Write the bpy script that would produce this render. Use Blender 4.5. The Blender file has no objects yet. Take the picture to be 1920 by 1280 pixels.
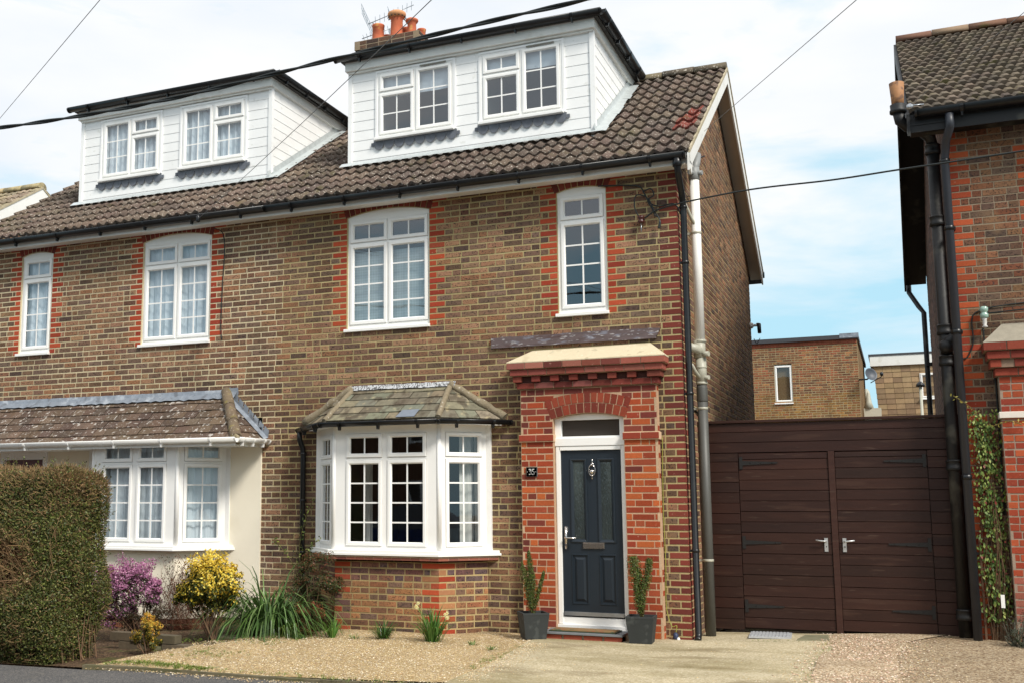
import bpy, math, random
from mathutils import Vector, Matrix
random.seed(7)
R = random.random
def U(a, b): return a + (b - a) * R()
C = bpy.context.scene.collection
ZUP = Vector((0, 0, 1))

def lin(c):
    return tuple((v / 255 / 12.92) if v / 255 <= .04045 else ((v / 255 + .055) / 1.055) ** 2.4 for v in c)

# ------------------------------------------------------------------ materials
MATS = {}
def mat(name, col=None, rough=.6, noise=None, spots=None, bump=None, metal=0., spec=.5, attr=False, patches=None, coat=0, transl=0, stretch=None):
    """col sRGB 0-255; noise=(scale, amount); spots/patches=[(scale, threshold, softness, colour, amount)]; bump=(scale, strength, distance)"""
    if name in MATS: return MATS[name]
    m = bpy.data.materials.new(name); m.use_nodes = True
    nt = m.node_tree; N = nt.nodes; L = nt.links
    bs = N['Principled BSDF']
    bs.inputs['Roughness'].default_value = rough
    bs.inputs['Metallic'].default_value = metal
    bs.inputs['Specular IOR Level'].default_value = spec
    if coat: bs.inputs['Coat Weight'].default_value = coat
    tc = N.new('ShaderNodeTexCoord'); vec = tc.outputs['Object']
    if stretch:
        mp = N.new('ShaderNodeMapping'); mp.inputs['Scale'].default_value = stretch
        L.new(vec, mp.inputs['Vector']); vec = mp.outputs['Vector']
    if attr:
        a = N.new('ShaderNodeAttribute'); a.attribute_name = 'Col'; out = a.outputs['Color']
    else:
        a = N.new('ShaderNodeRGB'); a.outputs[0].default_value = (*lin(col), 1); out = a.outputs[0]
    if noise:
        n = N.new('ShaderNodeTexNoise'); n.inputs['Scale'].default_value = noise[0]; n.inputs['Detail'].default_value = 6
        n.inputs['Roughness'].default_value = .65
        L.new(vec, n.inputs['Vector'])
        r = N.new('ShaderNodeMapRange'); r.inputs['From Min'].default_value = .25; r.inputs['From Max'].default_value = .75
        r.inputs['To Min'].default_value = 1 - noise[1]; r.inputs['To Max'].default_value = 1 + noise[1]
        L.new(n.outputs['Fac'], r.inputs['Value'])
        x = N.new('ShaderNodeVectorMath'); x.operation = 'SCALE'
        L.new(out, x.inputs[0]); L.new(r.outputs[0], x.inputs['Scale']); out = x.outputs[0]
    for sp_ in (spots or []) + (patches or []):
        sc, th, so, c, am = sp_[:5]
        n = N.new('ShaderNodeTexNoise'); n.inputs['Scale'].default_value = sc; n.inputs['Detail'].default_value = 3
        L.new(vec, n.inputs['Vector'])
        off = N.new('ShaderNodeVectorMath'); off.operation = 'ADD'; off.inputs[1].default_value = (sc * .37, th * 9, 3.1)
        L.new(vec, off.inputs[0])
        if len(sp_) > 5:
            mp = N.new('ShaderNodeMapping'); mp.inputs['Scale'].default_value = sp_[5]; L.new(off.outputs[0], mp.inputs[0]); L.new(mp.outputs[0], n.inputs['Vector'])
        else: L.new(off.outputs[0], n.inputs['Vector'])
        r = N.new('ShaderNodeMapRange'); r.inputs['From Min'].default_value = th; r.inputs['From Max'].default_value = th + so
        r.inputs['To Max'].default_value = am
        L.new(n.outputs['Fac'], r.inputs['Value'])
        mx = N.new('ShaderNodeMix'); mx.data_type = 'RGBA'
        L.new(r.outputs[0], mx.inputs[0]); L.new(out, mx.inputs[6]); mx.inputs[7].default_value = (*lin(c), 1)
        out = mx.outputs[2]
    L.new(out, bs.inputs['Base Color'])
    if bump:
        n = N.new('ShaderNodeTexNoise'); n.inputs['Scale'].default_value = bump[0]; n.inputs['Detail'].default_value = 5
        L.new(vec, n.inputs['Vector'])
        b = N.new('ShaderNodeBump'); b.inputs['Strength'].default_value = bump[1]; b.inputs['Distance'].default_value = bump[2]
        L.new(n.outputs['Fac'], b.inputs['Height']); L.new(b.outputs[0], bs.inputs['Normal'])
    if transl:
        t = N.new('ShaderNodeBsdfTranslucent'); L.new(out, t.inputs['Color'])
        ms = N.new('ShaderNodeMixShader'); ms.inputs[0].default_value = transl
        L.new(bs.outputs[0], ms.inputs[1]); L.new(t.outputs[0], ms.inputs[2]); L.new(ms.outputs[0], N['Material Output'].inputs[0])
    MATS[name] = m
    return m

def glass_mat(name, tint, ior=1.5, boost=1.6, rough=.015, wav=0.0):
    m = bpy.data.materials.new(name); m.use_nodes = True
    nt = m.node_tree; N = nt.nodes; L = nt.links; N.remove(N['Principled BSDF'])
    fr = N.new('ShaderNodeFresnel'); fr.inputs['IOR'].default_value = ior
    mu = N.new('ShaderNodeMath'); mu.operation = 'MULTIPLY'; mu.inputs[1].default_value = boost; mu.use_clamp = True
    tr = N.new('ShaderNodeBsdfTransparent'); tr.inputs[0].default_value = (*tint, 1)
    gl = N.new('ShaderNodeBsdfGlossy'); gl.inputs['Roughness'].default_value = rough
    gl.inputs['Color'].default_value = (.92, .96, 1, 1)
    if wav:
        tc = N.new('ShaderNodeTexCoord'); n = N.new('ShaderNodeTexNoise'); n.inputs['Scale'].default_value = 1.6; n.inputs['Detail'].default_value = 1
        L.new(tc.outputs['Object'], n.inputs['Vector'])
        b = N.new('ShaderNodeBump'); b.inputs['Strength'].default_value = wav; b.inputs['Distance'].default_value = .02
        L.new(n.outputs['Fac'], b.inputs['Height']); L.new(b.outputs[0], gl.inputs['Normal'])
    ms = N.new('ShaderNodeMixShader')
    ge = N.new('ShaderNodeNewGeometry'); io = N.new('ShaderNodeMapRange'); io.inputs['To Min'].default_value = ior; io.inputs['To Max'].default_value = 1 / ior
    L.new(ge.outputs['Backfacing'], io.inputs['Value']); L.new(io.outputs[0], fr.inputs['IOR'])   # same reflectance from both sides of a thin pane
    L.new(fr.outputs[0], mu.inputs[0]); L.new(mu.outputs[0], ms.inputs[0]); L.new(tr.outputs[0], ms.inputs[1]); L.new(gl.outputs[0], ms.inputs[2])
    L.new(ms.outputs[0], N['Material Output'].inputs[0])
    return m

BRICK = mat('brick', attr=True, rough=.9, noise=(30, .28), spots=[(62, .58, .05, (46, 38, 36), .9), (24, .62, .06, (62, 56, 58), .65)], bump=(130, .5, .004), spec=.2,
            patches=[(.9, .5, .2, (88, 72, 54), .42), (3.1, .6, .12, (150, 120, 88), .3), (1.5, .52, .14, (66, 54, 44), .28, (1.6, 1.6, .3))])
REDBRICK = mat('red_brick', attr=True, rough=.85, noise=(45, .14), bump=(120, .4, .004), spec=.25, patches=[(30, .68, .06, (210, 170, 150), .35), (2.2, .58, .2, (92, 46, 36), .22)])
MORTAR = mat('mortar', attr=True, rough=.95, noise=(50, .18), bump=(160, .5, .004), spec=.1, patches=[(.8, .48, .25, (118, 106, 72), .4), (1.5, .54, .14, (78, 70, 52), .28, (1.6, 1.6, .3))])
UPVC = mat('white_upvc', (243, 242, 238), rough=.38, noise=(5, .02), spec=.4, patches=[(3, .6, .2, (212, 208, 194), .18)])
CLAD = mat('white_cladding', (243, 243, 241), rough=.5, noise=(9, .025), bump=(70, .12, .004), patches=[(2.1, .55, .25, (214, 213, 208), .25), (7, .66, .06, (176, 178, 160), .25)])
PAINTW = mat('white_painted_board', (233, 232, 226), rough=.5, noise=(6, .03), patches=[(4, .58, .15, (178, 172, 150), .3)])
BLACKP = mat('black_plastic', (19, 20, 22), rough=.35, noise=(8, .15), patches=[(6, .6, .1, (54, 56, 52), .2)])
BLACKI = mat('black_cast_iron', (20, 20, 21), rough=.55, noise=(9, .25), bump=(50, .3, .004), patches=[(3.5, .56, .12, (96, 94, 84), .45)])
GREYP = mat('grey_plastic_pipe', (84, 84, 80), rough=.5, noise=(7, .1))
DKGREYP = mat('slate_grey_pipe', (52, 55, 62), rough=.45, noise=(7, .1))
WHITEP = mat('off_white_plastic_pipe', (246, 245, 240), rough=.4, noise=(5, .04))
PIPEJ = mat('beige_grey_plastic', (178, 176, 160), rough=.45, noise=(5, .05))
LEAD = mat('lead_flashing', (134, 142, 152), rough=.55, noise=(14, .2), metal=.2, patches=[(7, .52, .15, (200, 206, 212), .5), (9, .56, .1, (88, 88, 92), .5)], bump=(20, .3, .01))
LEADDARK = mat('weathered_lead_apron', (100, 104, 112), rough=.6, noise=(14, .2), metal=.1, patches=[(5, .58, .1, (122, 130, 142), .5)])
TILE = mat('concrete_roof_tile', attr=True, rough=.85, noise=(30, .18), bump=(90, .5, .004), spec=.25,
           patches=[(38, .62, .04, (206, 198, 184), .8), (3, .58, .12, (88, 84, 48), .45), (13, .68, .05, (170, 160, 142), .5), (5, .55, .15, (66, 56, 50), .5)])
TILE2 = mat('buff_roof_tile', attr=True, rough=.88, noise=(26, .14), bump=(90, .5, .004), spec=.2, patches=[(3.2, .63, .08, (92, 90, 40), .55), (20, .7, .05, (70, 62, 54), .6)])
LEANTILE = mat('lichened_plain_tile', attr=True, rough=.9, noise=(26, .18), bump=(90, .5, .004), spec=.2,
               patches=[(17, .61, .03, (196, 190, 182), .7), (44, .63, .04, (186, 178, 168), .5), (5, .6, .1, (92, 74, 52), .4)])
SLATE = mat('green_slate', attr=True, rough=.8, noise=(12, .25), bump=(30, .4, .006), spec=.3, patches=[(5, .5, .12, (78, 68, 56), .75), (9, .6, .1, (176, 162, 128), .5)], stretch=(1.6, 1, .5))
CEMENT = mat('cement_fillet', (134, 122, 100), rough=.95, noise=(24, .2), bump=(70, .7, .01), patches=[(20, .62, .06, (214, 206, 190), .5), (14, .62, .05, (110, 100, 70), .5)])
RENDER = mat('cream_render', (243, 234, 213), rough=.85, noise=(2.5, .03), bump=(120, .25, .003), patches=[(1.6, .58, .2, (214, 202, 172), .35)])
SAND = mat('sandy_cement_weathering', (208, 194, 164), rough=.95, noise=(22, .08), bump=(60, .7, .006), patches=[(28, .66, .04, (236, 228, 208), .6), (4, .55, .12, (168, 150, 118), .45), (9, .62, .08, (120, 112, 84), .35)])
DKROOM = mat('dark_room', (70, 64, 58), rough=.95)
LTROOM = mat('pale_room', (150, 146, 140), rough=.95)  # made paler than dark_room to bounce light onto the net curtains
BLUEDOOR = mat('navy_door_paint', (28, 38, 47), rough=.42, noise=(3, .05), bump=(60, .1, .002), stretch=(1, 1, .12))
CHROME = mat('chrome', (215, 210, 205), rough=.14, metal=1.)
STEEL = mat('brushed_steel', (176, 180, 184), rough=.35, metal=.8, noise=(20, .12))
WOOD = mat('brown_painted_boards', attr=True, rough=.5, noise=(9, .22), spec=.35, bump=(24, .35, .003), stretch=(.25, 1, 2.2), patches=[(7, .6, .08, (70, 48, 38), .5), (16, .66, .05, (96, 78, 66), .35)])
IRONH = mat('black_iron', (26, 25, 24), rough=.6, noise=(30, .2))
GLASSN = None
TERRA = mat('terracotta_pot', (196, 104, 70), rough=.8, noise=(10, .12), patches=[(8, .62, .08, (220, 176, 96), .6), (5, .6, .1, (140, 66, 48), .4)])
TERRAC = mat('buff_terracotta', (210, 150, 104), rough=.8, noise=(10, .1))
WIRE = mat('black_cable', (28, 34, 34), rough=.5)
WIREG = mat('grey_wire', (112, 112, 112), rough=.6)
NET = mat('net_curtain', (214, 226, 232), rough=.9, transl=.12, noise=(3, .05))
NETG = mat('grey_curtain', (190, 192, 186), rough=.9, transl=.1, noise=(3, .1))
BLIND = mat('checked_blind', (196, 216, 222), rough=.9, transl=.3)
PLANK = mat('old_lead_covered_timber', (96, 82, 82), rough=.7, noise=(14, .25), patches=[(11, .56, .08, (138, 142, 156), .6), (26, .6, .05, (206, 204, 204), .5), (5, .55, .1, (78, 54, 52), .6)], bump=(30, .5, .006), stretch=(.5, 1, 2))
GLASS = glass_mat('window_glass', (.97, .98, .985), boost=2.0, wav=.15)
GLASSN = glass_mat('net_window_glass', (.975, .985, .995), boost=2.2, wav=.15)
GLASSB = glass_mat('upper_window_glass', (.96, .975, .99), boost=3.4, wav=.15)

def chk_blind():
    nt = BLIND.node_tree; N = nt.nodes; L = nt.links
    tc = N.new('ShaderNodeTexCoord'); s = N.new('ShaderNodeSeparateXYZ'); L.new(tc.outputs['Object'], s.inputs[0])
    outs = []
    for ax in ('X', 'Z'):
        w = N.new('ShaderNodeMath'); w.operation = 'MULTIPLY'; w.inputs[1].default_value = 28; L.new(s.outputs[ax], w.inputs[0])
        f = N.new('ShaderNodeMath'); f.operation = 'FRACT'; L.new(w.outputs[0], f.inputs[0])
        g = N.new('ShaderNodeMath'); g.operation = 'GREATER_THAN'; g.inputs[1].default_value = .62; L.new(f.outputs[0], g.inputs[0]); outs.append(g)
    a = N.new('ShaderNodeMath'); a.operation = 'ADD'; L.new(outs[0].outputs[0], a.inputs[0]); L.new(outs[1].outputs[0], a.inputs[1])
    m = N.new('ShaderNodeMath'); m.operation = 'MULTIPLY'; m.inputs[1].default_value = .22; L.new(a.outputs[0], m.inputs[0])
    mx = N.new('ShaderNodeMix'); mx.data_type = 'RGBA'; mx.inputs[6].default_value = (*lin((206, 220, 222)), 1); mx.inputs[7].default_value = (*lin((140, 164, 156)), 1)
    L.new(m.outputs[0], mx.inputs[0]); L.new(mx.outputs[2], N['Principled BSDF'].inputs['Base Color'])
chk_blind()

# ------------------------------------------------------------------ mesh builder
class MB:
    def __init__(s): s.v = []; s.f = []; s.m = []; s.c = []; s.sm = []
    def face(s, pts, m=0, c=(1, 1, 1), smooth=False):
        i = len(s.v); s.v += [tuple(p) for p in pts]; s.f.append(tuple(range(i, i + len(pts)))); s.m.append(m); s.c.append(c); s.sm.append(smooth)
    def faces(s, pts, fs, m=0, c=(1, 1, 1), smooth=False):
        i = len(s.v); s.v += [tuple(p) for p in pts]
        for f in fs: s.f.append(tuple(i + k for k in f)); s.m.append(m); s.c.append(c); s.sm.append(smooth)
    def box8(s, p, m=0, c=(1, 1, 1)):   # p: 4 bottom ccw, 4 top
        s.faces(p, [(3, 2, 1, 0), (4, 5, 6, 7), (0, 1, 5, 4), (1, 2, 6, 5), (2, 3, 7, 6), (3, 0, 4, 7)], m, c)
    def box(s, x0, x1, y0, y1, z0, z1, m=0, c=(1, 1, 1)):
        s.box8([(x0, y0, z0), (x1, y0, z0), (x1, y1, z0), (x0, y1, z0), (x0, y0, z1), (x1, y0, z1), (x1, y1, z1), (x0, y1, z1)], m, c)
    def fbox(s, F, u0, u1, d0, d1, z0, z1, m=0, c=(1, 1, 1)):  # F frame: d outward
        P = F.p
        s.box8([P(u0, d1, z0), P(u1, d1, z0), P(u1, d0, z0), P(u0, d0, z0), P(u0, d1, z1), P(u1, d1, z1), P(u1, d0, z1), P(u0, d0, z1)], m, c)
    def loops(s, rings, m=0, c=(1, 1, 1), smooth=True, cap0=True, cap1=True, closed=True):
        n = len(rings[0]); i = len(s.v)
        for r in rings: s.v += [tuple(p) for p in r]
        for a in range(len(rings) - 1):
            for k in range(n if closed else n - 1):
                k2 = (k + 1) % n
                s.f.append((i + a * n + k, i + a * n + k2, i + (a + 1) * n + k2, i + (a + 1) * n + k)); s.m.append(m); s.c.append(c); s.sm.append(smooth)
        if cap0: s.f.append(tuple(i + k for k in reversed(range(n)))); s.m.append(m); s.c.append(c); s.sm.append(False)
        if cap1: s.f.append(tuple(i + (len(rings) - 1) * n + k for k in range(n))); s.m.append(m); s.c.append(c); s.sm.append(False)
    def tube(s, pts, r, n=10, m=0, c=(1, 1, 1), cap=True):
        pts = [Vector(p) for p in pts]; rings = []
        rr = r if isinstance(r, (list, tuple)) else [r] * len(pts)
        prev = None
        for i, p in enumerate(pts):
            t = (pts[min(i + 1, len(pts) - 1)] - pts[max(i - 1, 0)]).normalized()
            if prev is None:
                a = t.cross(ZUP)
                if a.length < .05: a = t.cross(Vector((1, 0, 0)))
                a.normalize()
            else:
                a = (prev - t * prev.dot(t)).normalized()
            prev = a; b = t.cross(a)
            rings.append([p + (a * math.cos(2 * math.pi * k / n) + b * math.sin(2 * math.pi * k / n)) * rr[i] for k in range(n)])
        s.loops(rings, m, c, n > 4, cap, cap)
    def lathe(s, o, prof, n=20, m=0, c=(1, 1, 1), axis=None):
        o = Vector(o); rings = []
        A = (axis or ZUP).normalized(); X = A.orthogonal().normalized(); Y = A.cross(X)
        for (r, z) in prof:
            rings.append([o + A * z + (X * math.cos(2 * math.pi * k / n) + Y * math.sin(2 * math.pi * k / n)) * r for k in range(n)])
        s.loops(rings, m, c, True, True, True)
    def build(s, name, mats, parent=None, label=None, kind=None, bevel=0, weld=False):
        me = bpy.data.meshes.new(name)
        off = wloc(parent) if parent else Vector((0, 0, 0))
        me.from_pydata([(x - off.x, y - off.y, z - off.z) for x, y, z in s.v], [], s.f)
        if not isinstance(mats, (list, tuple)): mats = [mats]
        for m in mats: me.materials.append(m)
        me.polygons.foreach_set('material_index', s.m)
        me.polygons.foreach_set('use_smooth', s.sm)
        at = me.color_attributes.new('Col', 'FLOAT_COLOR', 'CORNER')
        buf = []
        for f, c in zip(s.f, s.c): buf += [c[0], c[1], c[2], 1.] * len(f)
        at.data.foreach_set('color', buf)
        me.update()
        o = bpy.data.objects.new(name, me); C.objects.link(o)
        if parent: o.parent = parent
        if label: o['label'] = label
        if kind: o['kind'] = kind
        if bevel:
            b = o.modifiers.new('bevel', 'BEVEL'); b.width = bevel; b.segments = 1; b.limit_method = 'ANGLE'
        return o

def wloc(o):
    v = Vector((0, 0, 0))
    while o: v = v + o.location; o = o.parent
    return v
class Fr:
    """a wall frame: u along the wall, d outward from it, z up"""
    def __init__(s, O, Ud, N): s.O = Vector(O); s.U = Vector(Ud).normalized(); s.N = Vector(N).normalized()
    def p(s, u, d, z): return s.O + s.U * u + s.N * d + ZUP * z
def thing(name, label, cat, loc, group=None):
    o = bpy.data.objects.new(name, None); C.objects.link(o); o.location = loc
    o['label'] = label; o['category'] = cat
    if group: o['group'] = group
    return o
def tag(o, label, cat, group=None):
    o['label'] = label; o['category'] = cat
    if group: o['group'] = group
    return o

# ------------------------------------------------------------------ brickwork
def vary(c, a=.12):
    l = lin(c); k = 1 + U(-a, a); return tuple(max(0, x * k * (1 + U(-a * .3, a * .3))) for x in l)
BROWNS = [(144, 114, 90), (130, 102, 82), (118, 94, 78), (154, 118, 91), (114, 90, 75), (140, 108, 84), (160, 122, 94), (124, 101, 86), (138, 101, 78), (148, 111, 86), (126, 97, 79), (148, 106, 78)]
DARKS = [(114, 86, 67), (102, 78, 63), (94, 74, 62), (122, 90, 69), (90, 72, 64), (110, 78, 63), (130, 96, 73), (100, 80, 68)]
ORANGES = [(158, 112, 78), (146, 104, 76), (134, 98, 76), (164, 116, 80), (122, 94, 80), (116, 90, 80), (154, 102, 72)]
REDS = [(166, 70, 43), (154, 62, 40), (172, 76, 48), (146, 58, 41), (162, 76, 52)]
DREDS = [(112, 52, 44), (122, 57, 46), (100, 48, 42), (130, 64, 52)]
PORCHR = [(158, 72, 42), (149, 65, 39), (166, 80, 46), (140, 60, 39), (174, 88, 48), (152, 74, 48)]
PURPLE = [(122, 84, 74), (110, 80, 76), (132, 92, 80), (104, 84, 84), (140, 96, 78)]
def brick_wall(mb, F, u0, u1, z0, z1, holes=(), pal=None, course=.075, mortar=(186, 170, 136), corner=(), top=None, blen=.230, header=.12, reds=REDS, qmat=1, relief=.004, back=.1, bclip=None, grid=None, joint=.0065):
    """Lays real bricks course by course. holes: dict(u0,u1,z0,z1,rise,arch,quoin); corner: [(u, side, palette)] quoins; top(z)->(umin,umax)"""
    global JW
    JW = joint
    n = int(round((z1 - z0) / course)); t = course
    for i in range(n):
        za = z0 + i * t; zb = za + t; zc = za + t / 2
        lo, hi = (top(zc) if top else (u0, u1))
        if hi - lo < .05: continue
        if grid:
            if 'lo' in grid: lo = gedge(i, int(round((grid['lo'] - (i % 2) * .5 * blen) / blen)), blen)
            if 'hi' in grid: hi = gedge(i, int(round((grid['hi'] - (i % 2) * .5 * blen) / blen)), blen)
        iv = [(lo, hi)]; biv = [(lo, hi)]; red = []
        for h in holes:
            r = h.get('rise', 0); ah = h.get('arch', 0); uc = (h['u0'] + h['u1']) / 2; hw = (h['u1'] - h['u0']) / 2
            a = b = None
            if h['z0'] < zc < h['z1']: a, b = h['u0'], h['u1']; bb = (a, b)
            elif ah and h['z1'] <= zc < h['z1'] + r + ah:
                q = (zc - h['z1'] - ah) / max(r, .001)
                if q < 1:
                    s = hw + .03 if q <= 0 else hw * math.sqrt(max(0, 1 - q)) 
                    a, b = uc - s, uc + s
                bb = (h['u0'], h['u1'])
            if a is not None:
                iv = cut(iv, a, b)
            if h['z0'] < zc < h['z1'] or (ah and h['z1'] <= zc < h['z1'] + r + ah):
                biv = cut(biv, *bb)
            if h.get('quoin') and h['z0'] - .02 < zc < h['z1'] + h.get('qtop', .12):
                L_ = .215 if i % 2 else .105
                if a is None: a, b = h['u0'], h['u1']
                red.append((a - L_, a, h.get('qpal', reds))); red.append((b, b + L_, h.get('qpal', reds)))
        for (cu, side, cp) in corner:
            L_ = .215 if i % 2 else .105
            red.append((cu - L_, cu, cp) if side > 0 else (cu, cu + L_, cp))
        # mortar bed with its thickness
        for a, b in biv:
            if bclip: a, b = max(a, bclip[0]), min(b, bclip[1])
            mb.fbox(F, a, b, -back, -relief, za, zb, 0, vary(mortar, .04))
        rin = []
        for a, b, cp in red:
            a2, b2 = max(a, lo), min(b, hi)
            if b2 - a2 > .03: rin.append((a2, b2, cp)); iv = cut(iv, a2, b2)
        for a, b, cp in rin: lay(mb, F, a, b, za, zb, random.choice(cp), qmat, relief, 0 if corner and abs(a - lo) < .002 else .005, 0 if corner and abs(b - hi) < .002 else .005)
        for a, b in iv:
            x = a; k = int(math.floor((a - (i % 2) * .5 * blen) / blen))
            while x < b - .001:
                k += 1; e = gedge(i, k, blen)
                if e - x < .05: continue
                if b - e < .06: e = b
                if e - x > blen * .8 and R() < header: e2 = (x + e) / 2; lay(mb, F, x, e2, za, zb, random.choice(pal(zc, x) if callable(pal) else pal), 2, relief); x = e2
                lay(mb, F, x, e, za, zb, random.choice(pal(zc, (x + e) / 2) if callable(pal) else pal), 2, relief)
                x = e
    for h in holes:
        if h.get('arch'): arch_ring(mb, F, h, z0, course, mortar, relief, back, h.get('rings', 1), h.get('apal', DREDS), qmat)
def gedge(i, k, L_):
    h = math.sin(i * 12.9898 + k * 78.233) * 43758.5453; h -= math.floor(h)
    return k * L_ + (i % 2) * .5 * L_ + (h - .5) * .04
def cut(iv, a, b):
    o = []
    for x, y in iv:
        if b <= x or a >= y: o.append((x, y))
        else:
            if a - x > .02: o.append((x, a))
            if y - b > .02: o.append((b, y))
    return o
def lay(mb, F, a, b, za, zb, col, m, relief, ja=.005, jb=.005):
    j = JW; ja = ja and JW; jb = jb and JW; w = b - a
    if w < .03: return
    a2 = a + ja + (U(-.0015, .0015) if ja else 0); b2 = b - jb + (U(-.0015, .0015) if jb else 0); z2 = za + j + U(-.002, .002); z3 = zb - j + U(-.002, .002)
    d = U(-.0015, .001); t1 = U(-.0015, .0015)
    P = F.p; c = vary(col, .14); ch = .004; r = relief + .004
    o = [P(a2, -r, z2), P(b2, -r, z2 + t1), P(b2, -r, z3 + t1), P(a2, -r, z3)]
    f = [P(a2 + ch * .5, d, z2 + ch), P(b2 - ch * .5, d, z2 + ch + t1), P(b2 - ch * .5, d, z3 - ch + t1), P(a2 + ch * .5, d, z3 - ch)]
    mb.faces(o + f, [(4, 5, 6, 7), (0, 1, 5, 4), (1, 2, 6, 5), (2, 3, 7, 6), (3, 0, 4, 7)], m, c)
def arch_ring(mb, F, h, z0, course, mortar, relief, back, rings, pal, m):
    u0, u1, z1, r, ah = h['u0'], h['u1'], h['z1'], h['rise'], h['arch']
    uc = (u0 + u1) / 2; hw = (u1 - u0) / 2
    top = z0 + math.ceil((z1 + r + ah - z0) / course - .5) * course
    zi = lambda u: z1 + r * (1 - ((u - uc) / hw) ** 2)
    K = 14
    for k in range(K):
        a = u0 + (u1 - u0) * k / K; b = u0 + (u1 - u0) * (k + 1) / K
        P = F.p
        mb.box8([P(a, -relief, zi(a)), P(b, -relief, zi(b)), P(b, -back, zi(b)), P(a, -back, zi(a)), P(a, -relief, top), P(b, -relief, top), P(b, -back, top), P(a, -back, top)], 0, vary(mortar, .04))
    # voussoirs on the arc
    Rr = (hw * hw + r * r) / (2 * r); cz = z1 + r - Rr; half = math.asin(hw / Rr)
    for q in range(rings):
        rr0 = Rr + q * ah / rings; rr1 = Rr + (q + 1) * ah / rings
        extra = .03 / Rr
        n = max(6, int(round(2 * (half + extra) * rr0 / .078)))
        if q % 2: n += 1
        for k in range(n):
            t0 = -half - extra + (2 * (half + extra)) * k / n; t1 = -half - extra + (2 * (half + extra)) * (k + 1) / n
            g = .0055 / rr0; c = vary(random.choice(pal), .1); d = U(0, .003)
            pt = lambda t, rad, dd: F.p(uc + math.sin(t) * rad, dd, cz + math.cos(t) * rad)
            a, b, e, f = pt(t0 + g, rr0 + .004, d), pt(t1 - g, rr0 + .004, d), pt(t1 - g, rr1 - .004, d), pt(t0 + g, rr1 - .004, d)
            a2, b2, e2, f2 = pt(t0 + g, rr0 + .002, -.03), pt(t1 - g, rr0 + .002, -.03), pt(t1 - g, rr1 - .002, -.03), pt(t0 + g, rr1 - .002, -.03)
            mb.faces([a2, b2, e2, f2, a, b, e, f], [(4, 5, 6, 7), (0, 1, 5, 4), (1, 2, 6, 5), (2, 3, 7, 6), (3, 0, 4, 7)], m, c)

# ------------------------------------------------------------------ windows
def grid_slab(mb, F, u0, u1, z0, z1, holes, d0, d1, m=0, c=(1, 1, 1)):
    us = sorted({u0, u1, *[h[0] for h in holes], *[h[1] for h in holes]}); zs = sorted({z0, z1, *[h[2] for h in holes], *[h[3] for h in holes]})
    us = [u for u in us if u0 <= u <= u1]; zs = [z for z in zs if z0 <= z <= z1]
    for i in range(len(us) - 1):
        j = 0
        while j < len(zs) - 1:
            ins = lambda jj: any(h[0] - 1e-6 <= us[i] and us[i + 1] <= h[1] + 1e-6 and h[2] - 1e-6 <= zs[jj] and zs[jj + 1] <= h[3] + 1e-6 for h in holes)
            if ins(j): j += 1; continue
            k = j
            while k < len(zs) - 1 and not ins(k): k += 1
            mb.fbox(F, us[i], us[i + 1], d0, d1, zs[j], zs[k], m, c); j = k
def sash(mb, F, u0, u1, z0, z1, prof, m=0, c=(1, 1, 1)):
    L_ = []
    for ins, d in prof:
        L_.append([F.p(u0 + ins, d, z0 + ins), F.p(u1 - ins, d, z0 + ins), F.p(u1 - ins, d, z1 - ins), F.p(u0 + ins, d, z1 - ins)])
    mb.loops(L_, m, c, False, False, False)
SP = [(0, -.03), (0, .012), (.006, .016), (.036, .016), (.05, -.004), (.05, -.02)]
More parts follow.
